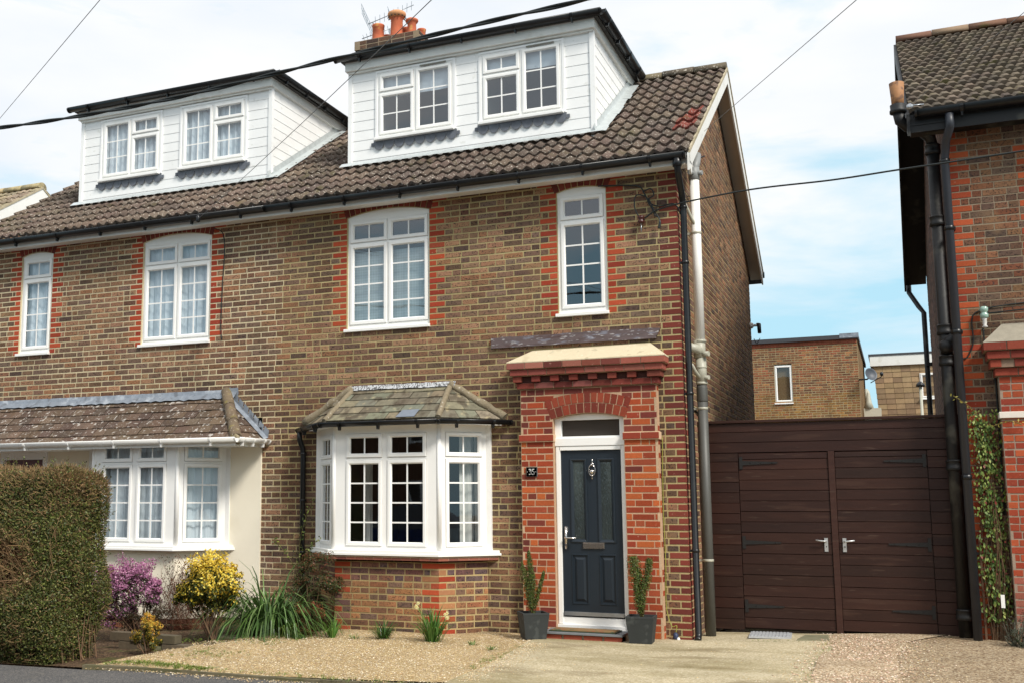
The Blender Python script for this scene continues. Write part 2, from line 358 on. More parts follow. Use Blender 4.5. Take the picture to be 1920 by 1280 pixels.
def window(house, F, u0, u1, z0, z1, lights, name='window', glass=None, rise=0, sill=True, sillw=.04, curtain=None, room=1.2, fd=-.03, roomu=None, label=None, vent=None, head=0):
    """lights: list of (u0,u1,z0,z1,cols,rows). fd = front of the outer frame relative to the wall face."""
    G = Fr(F.p(0, fd, 0), F.U, F.N)
    mb = MB()
    grid_slab(mb, G, u0, u1, z0, z1, [l[:4] for l in lights], -.06, 0)
    if rise:
        K = 16; uc = (u0 + u1) / 2; hw = (u1 - u0) / 2
        zi = lambda u: z1 + .003 + (rise - .006) * (1 - ((u - uc) / hw) ** 2)
        for k in range(K):
            a = u0 + (u1 - u0) * k / K; b = u0 + (u1 - u0) * (k + 1) / K
            P = G.p; mb.box8([P(a, .004, z1 - .055), P(b, .004, z1 - .055), P(b, -.05, z1 - .055), P(a, -.05, z1 - .055), P(a, .004, zi(a)), P(b, .004, zi(b)), P(b, -.05, zi(b)), P(a, -.05, zi(a))])
    for l in lights: sash(mb, G, l[0] + .0035, l[1] - .0035, l[2] + .0035, l[3] - .0035, SP)
    w = mb.build(name, UPVC, house, label=label)
    gb = MB(); bars = MB()
    for (a, b, c, d, nc, nr) in lights:
        a += .048; b -= .048; c += .048; d -= .048
        gb.face([G.p(a, -.014, c), G.p(b, -.014, c), G.p(b, -.014, d), G.p(a, -.014, d)])
        for k in range(1, nc):
            u = a + (b - a) * k / nc; bars.fbox(G, u - .009, u + .009, -.013, -.008, c, d)
        for k in range(1, nr):
            z = c + (d - c) * k / nr; bars.fbox(G, a, b, -.0135, -.0085, z - .009, z + .009)
        for s in ((a - .004, a + .004, c, d), (b - .004, b + .004, c, d), (a, b, c - .004, c + .004), (a, b, d - .004, d + .004)):
            bars.fbox(G, s[0], s[1], -.019, -.0145, s[2], s[3], 1)
    gb.build('pane', glass or GLASS, w)
    bars.build('glazing_bars', [UPVC, BLACKP], w)
    if vent:
        v = MB()
        for (a, b, z) in vent: v.fbox(G, a, b, .016, .028, z, z + .018)
        v.build('trickle_vent', mat('vent_grey', (120, 118, 108), rough=.5), w)
    if sill:
        s = MB(); P = F.p
        a, b = u0 - .03, u1 + .012
        s.box8([P(a, sillw, z0 - .05), P(b, sillw, z0 - .05), P(b, fd - .02, z0 - .05), P(a, fd - .02, z0 - .05), P(a, sillw, z0 - .012), P(b, sillw, z0 - .012), P(b, fd - .02, z0 + .002), P(a, fd - .02, z0 + .002)])
        s.build('sill', UPVC, w, bevel=.004)
    if curtain:
        for (a, b, c, d, mt, folds, depth) in curtain:
            cm = MB(); n = max(8, int((b - a) * folds * 8)); ph = U(0, 6)
            row = []
            for zz in (c, (c + d) / 2, d):
                row.append([G.p(a + (b - a) * k / n + U(-.003, .003), -depth + .014 * math.sin(ph + 2 * math.pi * folds * (b - a) * k / n) * (1 if folds > 1 else 0) + .006 * math.sin(k * 1.7 + zz), zz) for k in range(n + 1)])
            for r_ in range(2):
                for k in range(n): cm.face([row[r_][k], row[r_][k + 1], row[r_ + 1][k + 1], row[r_ + 1][k]], smooth=True)
            cm.build('blind' if mt is BLIND else 'curtain', mt, w)
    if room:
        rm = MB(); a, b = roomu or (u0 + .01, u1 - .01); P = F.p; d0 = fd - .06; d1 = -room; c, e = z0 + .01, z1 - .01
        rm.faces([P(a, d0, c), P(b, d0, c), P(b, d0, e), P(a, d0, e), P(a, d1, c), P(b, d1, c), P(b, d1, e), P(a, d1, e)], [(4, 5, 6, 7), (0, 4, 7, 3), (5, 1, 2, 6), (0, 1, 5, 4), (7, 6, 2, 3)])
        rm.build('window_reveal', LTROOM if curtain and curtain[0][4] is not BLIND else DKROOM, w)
    return w
# ------------------------------------------------------------------ roofs
def roof_poly(mb, pts, gauge, tw, lip, pal, wave=None, stagger=0., m=0, skip=None, vary_a=.12, step=None):
    """pts: convex polygon, pts[0]->pts[1] is the eave."""
    P = [Vector(p) for p in pts]; O = P[0]; Ud = (P[1] - P[0]).normalized(); Nn = Ud.cross(P[2] - P[0]).normalized(); Vd = Nn.cross(Ud)
    if Nn.z < 0: Nn = -Nn; 
    if Vd.z < 0: Vd = -Vd
    q = [((p - O).dot(Ud), (p - O).dot(Vd)) for p in P]; vmax = max(b for a, b in q)
    def rng(v):
        v = min(max(v, 1e-4), vmax - 1e-4); xs = []
        for i in range(len(q)):
            (a, b), (c, d) = q[i], q[(i + 1) % len(q)]
            if (b - v) * (d - v) < 0: xs.append(a + (c - a) * (v - b) / (d - b))
        return (min(xs), max(xs)) if len(xs) > 1 else (0, 0)
    n = int(math.ceil(vmax / gauge)); pt = lambda u, v, h: O + Ud * u + Vd * v + Nn * h
    for i in range(n):
        va = i * gauge; vb = min((i + 1) * gauge + .01, vmax); ra = rng(va + 1e-3); rb = rng(vb)
        if ra[1] - ra[0] < .02: continue
        off = stagger * tw * (i % 2)
        lo = min(ra[0], rb[0]); hi = max(ra[1], rb[1])
        k0 = int(math.floor((lo - off) / tw)); k1 = int(math.ceil((hi - off) / tw))
        for k in range(k0, k1):
            ua = off + k * tw; ub = ua + tw
            a0, a1 = max(ua, ra[0]), min(ub, ra[1]); b0, b1 = max(ua, rb[0]), min(ub, rb[1])
            if a1 - a0 < .004 and b1 - b0 < .004: continue
            if a1 < a0: a0 = a1 = (a0 + a1) / 2
            if b1 < b0: b0 = b1 = (b0 + b1) / 2 
            if skip and skip(pt((a0 + a1) / 2, (va + vb) / 2, 0)): continue
            c = vary(random.choice(pal), vary_a); dh = U(-.003, .003); dv = U(-.006, .006)
            if not wave:
                g = .002
                t = [pt(a0 + g, va + dv, lip + dh), pt(a1 - g, va + dv, lip + dh), pt(b1 - g, vb, .002 + dh), pt(b0 + g, vb, .002 + dh)]
                l = [pt(a0 + g, va + dv, -.002), pt(a1 - g, va + dv, -.002)]
                mb.faces(t + l, [(0, 1, 2, 3), (4, 5, 1, 0)], m, c)
            else:
                per, amp, shape = wave; ns = max(2, int(round(tw / per * (step or 8))))
                us = [a0 + (a1 - a0) * s / ns for s in range(ns + 1)]; ws = [b0 + (b1 - b0) * s / ns for s in range(ns + 1)]
                f = lambda u: amp * shape(((u - off) / per) % 1)
                base = len(mb.v); vs = []
                vs += [pt(u, va + dv, lip + f(u) + dh) for u in us]
                vs += [pt(w, vb, f(u) + dh) for u, w in zip(us, ws)]
                vs += [pt(u, va + dv, f(u) - .012) for u in us]
                fs = [(s, s + 1, ns + 1 + s + 1, ns + 1 + s) for s in range(ns)] + [(2 * ns + 2 + s, 2 * ns + 3 + s, s + 1, s) for s in range(ns)]
                i0 = len(mb.f); mb.faces(vs, fs, m, c)
                for j in range(i0, i0 + ns): mb.sm[j] = True
pantile = lambda x: (.5 + .5 * math.cos(2 * math.pi * x)) ** 1.3
trap = lambda x: 0 if x < .12 else (x - .12) / .1 if x < .22 else 1 if x < .82 else (.92 - x) / .1 if x < .92 else 0

GREYBROWN = [(98, 84, 74), (92, 79, 70), (103, 89, 78), (87, 75, 67), (95, 81, 72), (91, 80, 72)]
LEFTTILE = [(106, 91, 80), (99, 85, 75), (111, 96, 84), (93, 80, 71), (102, 88, 78)]
EAVEZ, EAVEY, RIDGEY, RIDGEZ = 5.40, -.27, 3.3, 7.70
SL = (RIDGEZ - EAVEZ) / (RIDGEY - EAVEY)
zroof = lambda y: EAVEZ + SL * (y - EAVEY)
PX = -5.281
ident = lambda x: x
mirror = lambda x: 2 * PX - x
def rev(lights, f):
    if f is ident: return lights
    return [(f(b), f(a), c, d, nc, nr) for a, b, c, d, nc, nr in lights]

def gutter(mb, a, b, r=.056, m=0, br=.9, drop=.0, brackets=True, n=12):
    a = Vector(a); b = Vector(b); L_ = (b - a).length; t = (b - a).normalized()
    # half round trough with rolled rims, and closed ends
    side = t.cross(ZUP).normalized()
    prof = [(-r, .012), (-r - .006, .012), (-r - .006, 0)] + [(-(r + .003) * math.cos(math.pi * k / n), -(r + .003) * math.sin(math.pi * k / n)) for k in range(1, n)] + [(r + .006, 0), (r + .006, .012), (r, .012)] + [(r * math.cos(math.pi * k / n), -r * math.sin(math.pi * k / n)) for k in range(0, n + 1)]
    mb.loops([[p + side * x + ZUP * z for x, z in prof] for p in (a, b)], m, (1, 1, 1), True, True, True)
    for p in (a, b):
        mb.loops([[p + t * e + side * (r + .008) * math.cos(math.pi * k / n) - ZUP * (r + .008) * math.sin(math.pi * k / n) for k in range(n + 1)] for e in (-.012, .012)], m, (1, 1, 1), False)
    if brackets:
        k = int(L_ / br)
        for i in range(k + 1):
            p = a + t * (L_ * (i + .5) / (k + 1)); w = .016
            rr = r + .009
            mb.loops([[p + t * e + side * rr * math.cos(math.pi * (-.06 + 1.12 * q / 10)) - ZUP * rr * math.sin(math.pi * (-.06 + 1.12 * q / 10)) for q in range(11)] for e in (-w, w)], m, (1, 1, 1), False)
            mb.box8([p + side * x + t * e + ZUP * z for x, e, z in [(-.02, -.01, -r - .045), (.02, -.01, -r - .045), (.02, .01, -r - .045), (-.02, .01, -r - .045), (-.03, -.012, -r + .01), (.03, -.012, -r + .01), (.03, .012, -r + .01), (-.03, .012, -r + .01)]], m)
def vlist(poly, z): return [(x, y, z) for x, y in poly]
def prism(mb, poly, z0, z1, m=0, c=(1, 1, 1)):
    mb.loops([vlist(poly, z0), vlist(poly, z1)], m, c, False)

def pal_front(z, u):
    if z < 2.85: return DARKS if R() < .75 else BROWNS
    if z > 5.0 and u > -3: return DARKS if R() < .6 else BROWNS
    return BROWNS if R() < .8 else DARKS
pal_left = lambda z, u: BROWNS if R() < .92 else DARKS
Z0 = -.0675
B_X = (-4.225, -3.073); S_X = (-1.414, -.821)
def upper_holes(f):
    o = []
    for (a, b) in (B_X, S_X):
        a, b = sorted((f(a), f(b)))
        o.append(dict(u0=a, u1=b, z0=3.70, z1=5.175, rise=.075 if b - a > .8 else .05, arch=.13, quoin=1, qtop=.2))
    return o
def house_front(house, f, left=False):
    F = Fr((0, 0, 0), (1, 0, 0), (0, -1, 0))
    # ---- windows of the upper floor
    for (a, b), kind in ((B_X, 2), (S_X, 1)):
        w = b - a
        if kind == 2: L_ = [(a + .032, a + .56, 4.835, 5.118, 2, 1), (a + .58, b - .025, 4.835, 5.118, 2, 1), (a + .032, a + .56, 3.765, 4.812, 2, 4), (a + .58, b - .025, 3.765, 4.812, 2, 4)]
        else: L_ = [(a + .035, b - .035, 4.835, 5.118, 2, 1), (a + .035, b - .035, 3.765, 4.812, 2, 4)]
        a2, b2 = sorted((f(a), f(b)))
        if left: cur = [(a2 + .03, b2 - .03, 3.76, 5.1, NET, 7, .085)]
        else: cur = [(a2 + .03, b2 - .03, 3.74, 4.72, BLIND, .4, .08)] if kind == 2 else None
        window(house, F, a2, b2, 3.72, 5.175, rev(L_, f), rise=.075 if kind == 2 else .05, curtain=cur, glass=GLASSN if left else GLASSB,
               label=('narrow' if kind == 1 else 'wide') + ' arched white upper window ' + ('with net curtains' if left else 'with pale checked blinds' if kind == 2 else 'with dark glass'))
def dormer(house, f, left=False):
    X0, X1 = sorted((f(-4.63), f(-1.145))); Y = .845; zt = 7.62; zb = zroof(Y)
    F = Fr((0, Y, 0), (1, 0, 0), (0, -1, 0))
    wins = []
    for (a, b) in ((-4.20, -3.06), (-2.665, -1.545)): wins.append(tuple(sorted((f(a), f(b)))))
    zw0, zw1 = 6.515, 7.45
    mb = MB()
    bd = .1425; nb = int(math.ceil((zt - zb) / bd))
    def board(Fx, a, b, za, zb_, jog=.006):
        P = Fx.p
        mb.box8([P(a, .009, za), P(b, .009, za), P(b, -.02, za), P(a, -.02, za), P(a, .006, zb_ - .012), P(b, .006, zb_ - .012), P(b, -.02, zb_ - .012), P(a, -.02, zb_ - .012)])
        mb.box8([P(a, .0035, zb_ - .012), P(b, .0035, zb_ - .012), P(b, -.02, zb_ - .012), P(a, -.02, zb_ - .012), P(a, .003, zb_), P(b, .003, zb_), P(b, -.02, zb_), P(a, -.02, zb_)])
    for i in range(nb):
        za = zb - .03 + i * bd; z2 = za + bd; zc = (za + z2) / 2
        iv = [(X0 + .03, X1 - .03)]
        if zw0 - .05 < zc < zw1 + .03:
            for (a, b) in wins: iv = cut(iv, a - .03, b + .03)
        for a, b in iv: board(F, a, b, za, z2)
        # cheeks
        for (xc, nx) in ((X1, 1), (X0, -1)):
            G = Fr((xc, Y, 0), (0, 1, 0), (nx, 0, 0)); um = (z2 - zroof(Y)) / SL + .06
            if um > .1: board(G, .03, um, za, z2)
    # backing, corner posts and window surrounds
    mb.box(X0 + .001, X1 - .001, Y + .004, Y + .06, zb - .05, zw0 - .02, 0)
    grid_slab(mb, F, X0 + .002, X1 - .002, zb - .02, zt, [(a, b, zw0 - .02, zw1) for a, b in wins], -.05, -.004)
    for x in (X0, X1):
        s = 1 if x == X1 else -1
        mb.box(min(x - s * .035, x + s * .026), max(x - s * .035, x + s * .026), Y - .026, Y + .035, zb - .03, zt)
    for a, b in wins:
        for (c, d, e, g) in ((a - .03, a, zw0 - .03, zw1 + .03), (b, b + .03, zw0 - .03, zw1 + .03), (a, b, zw1, zw1 + .03)): mb.fbox(F, c, d, -.01, .028, e, g)
    for (xc, nx) in ((X1, 1), (X0, -1)):   # solid cheek behind the boards
        x = xc - nx * .012; ye = Y + (zt - zb) / SL
        mb.face([(x, Y, zb - .04), (x, ye, zt), (x, Y, zt)])
    dw = mb.build('dormer_wall', CLAD, house)
    # fascia, flat roof and gutter
    fb = MB(); fb.box(X0 - .05, X1 + .05, Y - .085, Y + .02, 7.525, 7.655); fb.box(X0 - .02, X1 + .02, Y - .05, Y + .02, 7.495, 7.527)
    fb.box(X1 + .005, X1 + .05, Y + .02, 3.2, 7.525, 7.655); fb.box(X0 - .05, X0 - .005, Y + .02, 3.2, 7.525, 7.655)
    fb.build('dormer_fascia', PAINTW, dw, bevel=.003)
    rf = MB(); rf.box(X0 - .10, X1 + .10, Y - .115, 3.38, 7.655, 7.715); rf.box(X0 - .06, X1 + .06, Y - .07, 3.36, 7.715, 7.745)
    rf.build('dormer_roof', mat('grey_felt', (70, 70, 68), rough=.9, noise=(30, .2), spots=[(90, .62, .05, (150, 146, 138), .7)], bump=(120, .5, .004)), dw)
    g = MB(); gutter(g, (X0 - .16, Y - .165, 7.70), (X1 + .165, Y - .165, 7.70), r=.052); gutter(g, (X1 + .165, Y - .165, 7.70), (X1 + .165, 3.05, 7.70), r=.052, br=.7)
    g.build('dormer_gutter', BLACKP, dw)
    # lead flashing along the cheek and apron
    fl = MB()
    n = 12; x = X1; N3 = Vector((0, -SL, 1)).normalized()
    for k in range(n):
        y0 = Y - .04 + (2.95 - Y) * k / n; y1 = Y - .04 + (2.95 - Y) * (k + 1) / n; h = .078
        w0 = .13 + U(-.015, .015)
        a = Vector((x + .02, y0, zroof(y0))) + N3 * .15; b = Vector((x + .02, y1, zroof(y1))) + N3 * .15
        a1 = Vector((x + .03, y0, zroof(y0))) + N3 * h; b1 = Vector((x + .03, y1, zroof(y1))) + N3 * h
        fl.face([a, b, b1, a1]); fl.face([a1, b1, b1 + Vector((w0, 0, 0)) - N3 * .02, a1 + Vector((w0, 0, 0)) - N3 * .02])
    yb = Y - .03
    nx = 40
    for k in range(nx):
        x0 = X0 - .12 + (X1 - X0 + .24) * k / nx; x1 = X0 - .12 + (X1 - X0 + .24) * (k + 1) / nx
        y2 = yb - .085 + U(-.008, .008)
        fl.face([(x0, yb, zroof(yb) + .105), (x1, yb, zroof(yb) + .105), (x1, y2, zroof(y2) + .088), (x0, y2, zroof(y2) + .088)])
    fl.build('dormer_flashing', mat('silvery_flashing', (196, 202, 202), rough=.4, metal=.3, noise=(12, .15), bump=(14, .4, .01)), dw)
    # windows with scalloped lead aprons
    for i, (a, b) in enumerate(((-4.20, -3.06), (-2.665, -1.545))):
        m_ = a + (b - a) * .485
        tl = left ^ True
        L_ = [(a + .03, m_, 7.165, 7.42, 2, 1), (a + .03, m_, 6.545, 7.14, 2, 2), (m_ + .03, b - .03, 6.545, 7.42, 2, 3)]
        a2, b2 = sorted((f(a), f(b)))
        if left: cur = [(a2 + .03, b2 - .03, 6.55, 7.43, NET, 9, .08)]
        else: cur = [(a2 + .03, b2 - .03, 7.10 if i == 0 else 7.17, 7.43, NET, .3, .08)]
        w = window(house, F, a2, b2, zw0, zw1, rev(L_, f), name='dormer_window', fd=.02, sillw=.085, curtain=cur, glass=GLASSN if left else GLASSB, room=1.4,
                   vent=None if left else [(m_ + .1, b - .1, 7.432)], label=('left' if i == left else 'right') + ' casement pair in the white dormer')
        sc = MB(); nS = 8; W_ = (b2 - a2 + .1) / nS
        for k in range(nS):
            x0 = a2 - .05 + k * W_
            arc = [(x0 + W_ / 2 - W_ / 2 * .98 * math.cos(math.pi * t / 8), zw0 - .085 - W_ * .6 * math.sin(math.pi * t / 8)) for t in range(9)]
            P = F.p
            fr = [P(x, .032, z) for x, z in arc] + [P(x0 + W_, .026, zw0 - .04), P(x0, .026, zw0 - .04)]
            bk = [P(x, .026, z) for x, z in arc]
            sc.face(fr)
            for t in range(8): sc.face([fr[t], bk[t], bk[t + 1], fr[t + 1]])
        for x in (a2 - .09, b2 + .05): sc.fbox(F, x, x + .04, .02, .03, zw0 - .12, zw0 - .07)
        sc.build('lead_apron', LEADDARK, w)

def bay_pts(e, f=ident):
    p = [(-4.60 - 1.414 * e, 0), (-4.12 - .414 * e, -.5 - e), (-2.75 + .414 * e, -.5 - e), (-2.30 + 1.414 * e, 0)]
    p = [(f(x), y) for x, y in p]
    return p if f is ident else p[::-1]
def facets(pts):
    o = []
    for (a, b) in zip(pts[:-1], pts[1:]):
        d = Vector((b[0] - a[0], b[1] - a[1], 0)); o.append((Fr((a[0], a[1], 0), d, (d.y, -d.x, 0)), d.length))
    return o
def bay_windows(house, f, left=False):
    pts = bay_pts(0, f); fc = facets(pts)
    z0, z1 = .965, 2.43
    TS, LS = (2.055, 2.345), (1.01, 2.03)
    ww = []
    fr = [(.165, .645), (.715, 1.222)]
    Lf = fc[1][1]
    if f is not ident: fr = [(Lf - b, Lf - a) for a, b in fr][::-1]
    def make(F, L_, lights, lab, cur):
        S = []
        for a, b in lights: S += [(a, b, *TS, 2, 1), (a, b, *LS, 2, 4)]
        return window(house, F, .0, L_, z0, z1, S, name='bay_window', fd=0, sill=False, room=0, label=lab, curtain=cur)
    sp = [(.10, .575), (.10, .575)]
    if left:
        c0 = [(.05, fc[0][1] - .05, 1.0, 2.4, NETG, 9, .09)]; c1 = [(.1, Lf - .1, 1.0, 2.4, NET, 8, .12)]; c2 = [(.05, fc[2][1] - .05, 1.0, 2.4, NET, 8, .10)]
    else:
        c0 = [(.05, .6, 1.0, 2.4, NETG, 7, .1)]; c1 = [(.17, .30, 1.0, 1.99, NETG, 9, .45)]; c2 = [(.34, .64, 1.0, 2.4, NETG, 9, .14)]
    make(fc[0][0], fc[0][1], [(.09, fc[0][1] - .1)], 'narrow side light of the bay', c0)
    make(fc[1][0], Lf, fr, 'front lights of the bay', c1)
    make(fc[2][0], fc[2][1], [(.09, fc[2][1] - .10)], 'right side light of the bay', c2)
    mb = MB()
    for k in (1, 2):   # corner posts
        x, y = pts[k]; e = bay_pts(.012, f)[k]
        mb.lathe((e[0], e[1] + .026, z0), [(.030, 0), (.030, z1 - z0)], 6)
        mb.build('bay_post', UPVC, house); mb = MB()
    for k, s in ((0, 1), (3, -1)):
        x, y = pts[k]; mb.box(x - .03, x + .03, -.035, .05, z0, z1)
        mb.build('bay_post', UPVC, house); mb = MB()
    sl = MB(); prism(sl, bay_pts(.10, f), .905, .935); prism(sl, bay_pts(.085, f), .935, .967)
    sl.build('bay_sill', UPVC, house, bevel=.004)
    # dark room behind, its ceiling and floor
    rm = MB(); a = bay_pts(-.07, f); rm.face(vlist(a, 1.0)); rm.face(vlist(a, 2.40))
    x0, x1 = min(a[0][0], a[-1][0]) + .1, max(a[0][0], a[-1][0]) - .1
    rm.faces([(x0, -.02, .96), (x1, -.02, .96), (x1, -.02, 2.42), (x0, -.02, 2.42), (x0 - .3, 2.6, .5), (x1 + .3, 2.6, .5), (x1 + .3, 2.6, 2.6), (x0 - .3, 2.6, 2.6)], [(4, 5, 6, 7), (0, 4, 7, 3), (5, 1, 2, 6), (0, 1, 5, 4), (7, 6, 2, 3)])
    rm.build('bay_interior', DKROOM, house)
    return fc

def downpipe(mb, pts, r, m=0, collars=(), n=14, c=(1, 1, 1)):
    mb.tube(pts, r, n, m, c)
def collar(mb, p, r, h, m=0, axis=None): mb.lathe(Vector(p) - (axis or ZUP) * h / 2, [(r * .9, 0), (r, .003), (r, h - .003), (r * .9, h)], 16, m, axis=axis)

# ================================================================== HOUSE 35
H = thing('brick_house', 'brown brick house with a navy front door, red brick porch and slate roofed bay', 'house', (-2.64, 0, 0))
F0 = Fr((0, 0, 0), (1, 0, 0), (0, -1, 0))
holes = upper_holes(ident) + [dict(u0=-4.5, u1=-2.38, z0=.93, z1=2.43), dict(u0=-1.5, u1=-.68, z0=-1, z1=2.56)]
mb = MB()
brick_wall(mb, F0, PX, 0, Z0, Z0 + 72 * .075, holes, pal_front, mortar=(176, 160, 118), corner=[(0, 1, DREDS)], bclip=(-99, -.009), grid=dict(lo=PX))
fw = mb.build('front_wall', [MORTAR, REDBRICK, BRICK], H)
mb = MB()
FS = Fr((0, 0, 0), (0, 1, 0), (1, 0, 0))
def side_top(z, y0=0., y1=6.6, zr=None):
    k = max(0, (z + .19 - zroof(0)) / SL)
    return (y0 + k, y1 - k)
brick_wall(mb, FS, 0, 6.6, Z0, Z0 + 101 * .075, [], lambda z, u: BROWNS if R() < .8 else DARKS, mortar=(176, 156, 118), corner=[(0, -1, DREDS)], top=side_top, bclip=(.009, 99))
mb.build('side_wall', [MORTAR, REDBRICK, BRICK], H)
house_front(H, ident)
dormer(H, ident)
bay_windows(H, ident)
# bay base: three facets of brickwork, bullnose brick sill
mb = MB(); fb_ = facets(bay_pts(-.02)); BAYP = lambda z, u: PURPLE if z > .62 else (ORANGES if z > .12 else DARKS)
for i, (F, L_) in enumerate(fb_):
    brick_wall(mb, F, 0, L_, Z0, .855, [], BAYP, mortar=(180, 160, 116), corner=([(0, -1, REDS + PURPLE[:3])] if i == 1 else []) + ([(L_, 1, REDS + ORANGES[:3])] if i == 1 else []) + ([(0, -1, REDS + ORANGES[:2])] if i == 2 else []), bclip=(.004, L_ - .004), header=.2)
mb.build('bay_base', [MORTAR, REDBRICK, BRICK], H)
mb = MB(); fs_ = facets(bay_pts(.075))
for F, L_ in fs_:
    n = max(3, int(L_ / .112))
    for k in range(n):
        a, b = L_ * k / n + .003, L_ * (k + 1) / n - .003
        pr = [(.0, .855), (.0, .868), (-.004, .884), (-.016, .897), (-.04, .904), (-.12, .904), (-.12, .855)]
        mb.loops([[F.p(u, d, z) for d, z in pr] for u in (a, b)], 0, vary(random.choice([(138, 84, 70), (128, 78, 66), (146, 90, 74)]), .1), False)
    mb.fbox(F, 0, L_, -.11, -.006, .857, .900, 1, vary((190, 170, 150), .05))
mb.build('bay_brick_sill', [REDBRICK, MORTAR], H, bevel=.002)
# bay roof
E = bay_pts(.15); ze, zt = 2.495, 2.925
T1, T2 = (-4.13, -.01, zt), (-2.80, -.01, zt)
SLATES = [(124, 119, 100), (118, 112, 95), (130, 123, 103), (112, 108, 92), (120, 119, 102), (114, 116, 101), (134, 124, 102), (108, 101, 86)]
mb = MB()
e3 = [(x, y, ze) for x, y in E]
roof_poly(mb, [e3[1], e3[2], T2, T1], .165, .27, .014, SLATES, stagger=.5)
roof_poly(mb, [e3[2], e3[3], T2], .165, .27, .014, SLATES, stagger=.5)
roof_poly(mb, [e3[0], e3[1], T1], .165, .27, .014, SLATES, stagger=.5)
br_ = mb.build('bay_roof', SLATE, H)
mb = MB(); prism(mb, bay_pts(.11), 2.43, ze - .005); mb.build('bay_soffit', PAINTW, H)
mb = MB()
for a, b, w in ((e3[1], T1, .034), (e3[2], T2, .036)):
    a, b = Vector(a), Vector(b); mb.tube([a + (b - a) * t + Vector((0, 0, .006)) + Vector((U(-.004, .004), 0, U(-.004, .004))) for t in [k / 8 for k in range(9)]], w, 8); mb.build('cement_hip', CEMENT, br_); mb = MB()
for a, b in ((e3[0], T1), (e3[3], T2)):
    a, b = Vector(a) + Vector((0, -.02, .0)), Vector(b); mb.tube([a + (b - a) * t + Vector((0, U(-.006, .006), .03 + U(-.008, .008))) for t in [k / 10 for k in range(11)]], [.038 + U(0, .03) for k in range(11)], 7); mb.build('cement_fillet', CEMENT, br_); mb = MB()
mb = MB()
for k in range(18):
    a, b = -4.2 + 1.48 * k / 18, -4.2 + 1.48 * (k + 1) / 18
    mb.face([(a, -.006, 2.985 + U(-.006, .006)), (b, -.006, 2.985), (b, -.05, 2.925 + U(-.01, .006)), (a, -.05, 2.925)])
mb.build('lead_flashing', mat('peeling_flashing', (188, 190, 192), rough=.6, noise=(30, .3), spots=[(42, .5, .05, (52, 50, 48), .85)], bump=(40, .6, .01), stretch=(1.6, 1, .4)), br_)
mb = MB(); a = (-3.17, -.58, 2.545)
Ns = Vector((0, -(zt - ze) , .64)).normalized(); Vs = Vector((0, .64, zt - ze)).normalized()
o = Vector((-3.23, -.65, ze)) + Vs * .01 + Ns * .024
mb.face([o, o + Vector((.24, 0, 0)), o + Vector((.25, 0, 0)) + Vs * .17, o + Vector((.03, 0, 0)) + Vs * .165]); mb.build('replacement_slate', mat('blue_grey_slate', (120, 128, 140), rough=.6, noise=(14, .12)), br_)
gp = bay_pts(.20)
mb = MB(); g3 = [(x, y, 2.465) for x, y in gp]
g3[0] = (g3[0][0], -.05, 2.45); g3[3] = (g3[3][0], -.03, 2.475)
for i in range(3): gutter(mb, g3[i], g3[i + 1], r=.042, br=.75)
mb.build('bay_gutter', BLACKP, H)
mb = MB(); x0 = g3[0][0] + .03
mb.tube([(x0, -.08, 2.44), (x0, -.08, 2.33), (x0 + .01, -.07, 2.28), (x0 + .02, -.04, 2.22), (x0 + .03, -.035, 2.14), (x0 + .03, -.035, .05)], .034, 12)
for z in (2.14, 1.55, .9): collar(mb, (x0 + .03, -.035, z), .041, .03); mb.box(x0 - .005, x0 + .065, -.03, .0, z - .012, z + .012)
mb.build('bay_downpipe', BLACKP, H)
# main roof
mb = MB()
skip = lambda p: (-4.6 < p.x < -1.2 and p.y > 1.0 and p.y < 3.1)
roof_poly(mb, [(PX, EAVEY, EAVEZ), (.2, EAVEY, EAVEZ), (.2, RIDGEY, RIDGEZ), (PX, RIDGEY, RIDGEZ)], .327, .3, .032, GREYBROWN, wave=(.15, .038, pantile), skip=skip)
for i in range(len(mb.f)):
    x, y, z = mb.v[mb.f[i][0]]
    if x > -.13 + (.1 if y > .9 else 0) and x < .14 and .42 < y < 1.15: mb.c[i] = vary((118, 58, 48), .1)
roof_poly(mb, [(.2, 6.87, EAVEZ), (PX, 6.87, EAVEZ), (PX, RIDGEY, RIDGEZ), (.2, RIDGEY, RIDGEZ)], .327, .3, .022, GREYBROWN, wave=(.15, .034, pantile), step=4)
roof = mb.build('roof', TILE, H)
def ridge(parent, x0, x1, Y, Z, r=.115, pal=GREYBROWN, L_=.45, matt=TILE):
    mb = MB(); n = int((x1 - x0) / L_)
    for k in range(n):
        a, b = x0 + (x1 - x0) * k / n + .004, x0 + (x1 - x0) * (k + 1) / n - .004; dz = U(-.005, .005)
        mb.loops([[(x, Y + r * math.cos(math.pi * t / 8), Z + dz - .04 + r * math.sin(math.pi * t / 8)) for t in range(9)] for x in (a, b)], 0, vary(random.choice(pal), .1), True)
    mb.build('ridge_tile', matt, parent)
RT = [(108, 98, 80), (98, 88, 74), (116, 104, 84)]
ridge(roof, PX, .2, RIDGEY, RIDGEZ + .03, pal=RT)
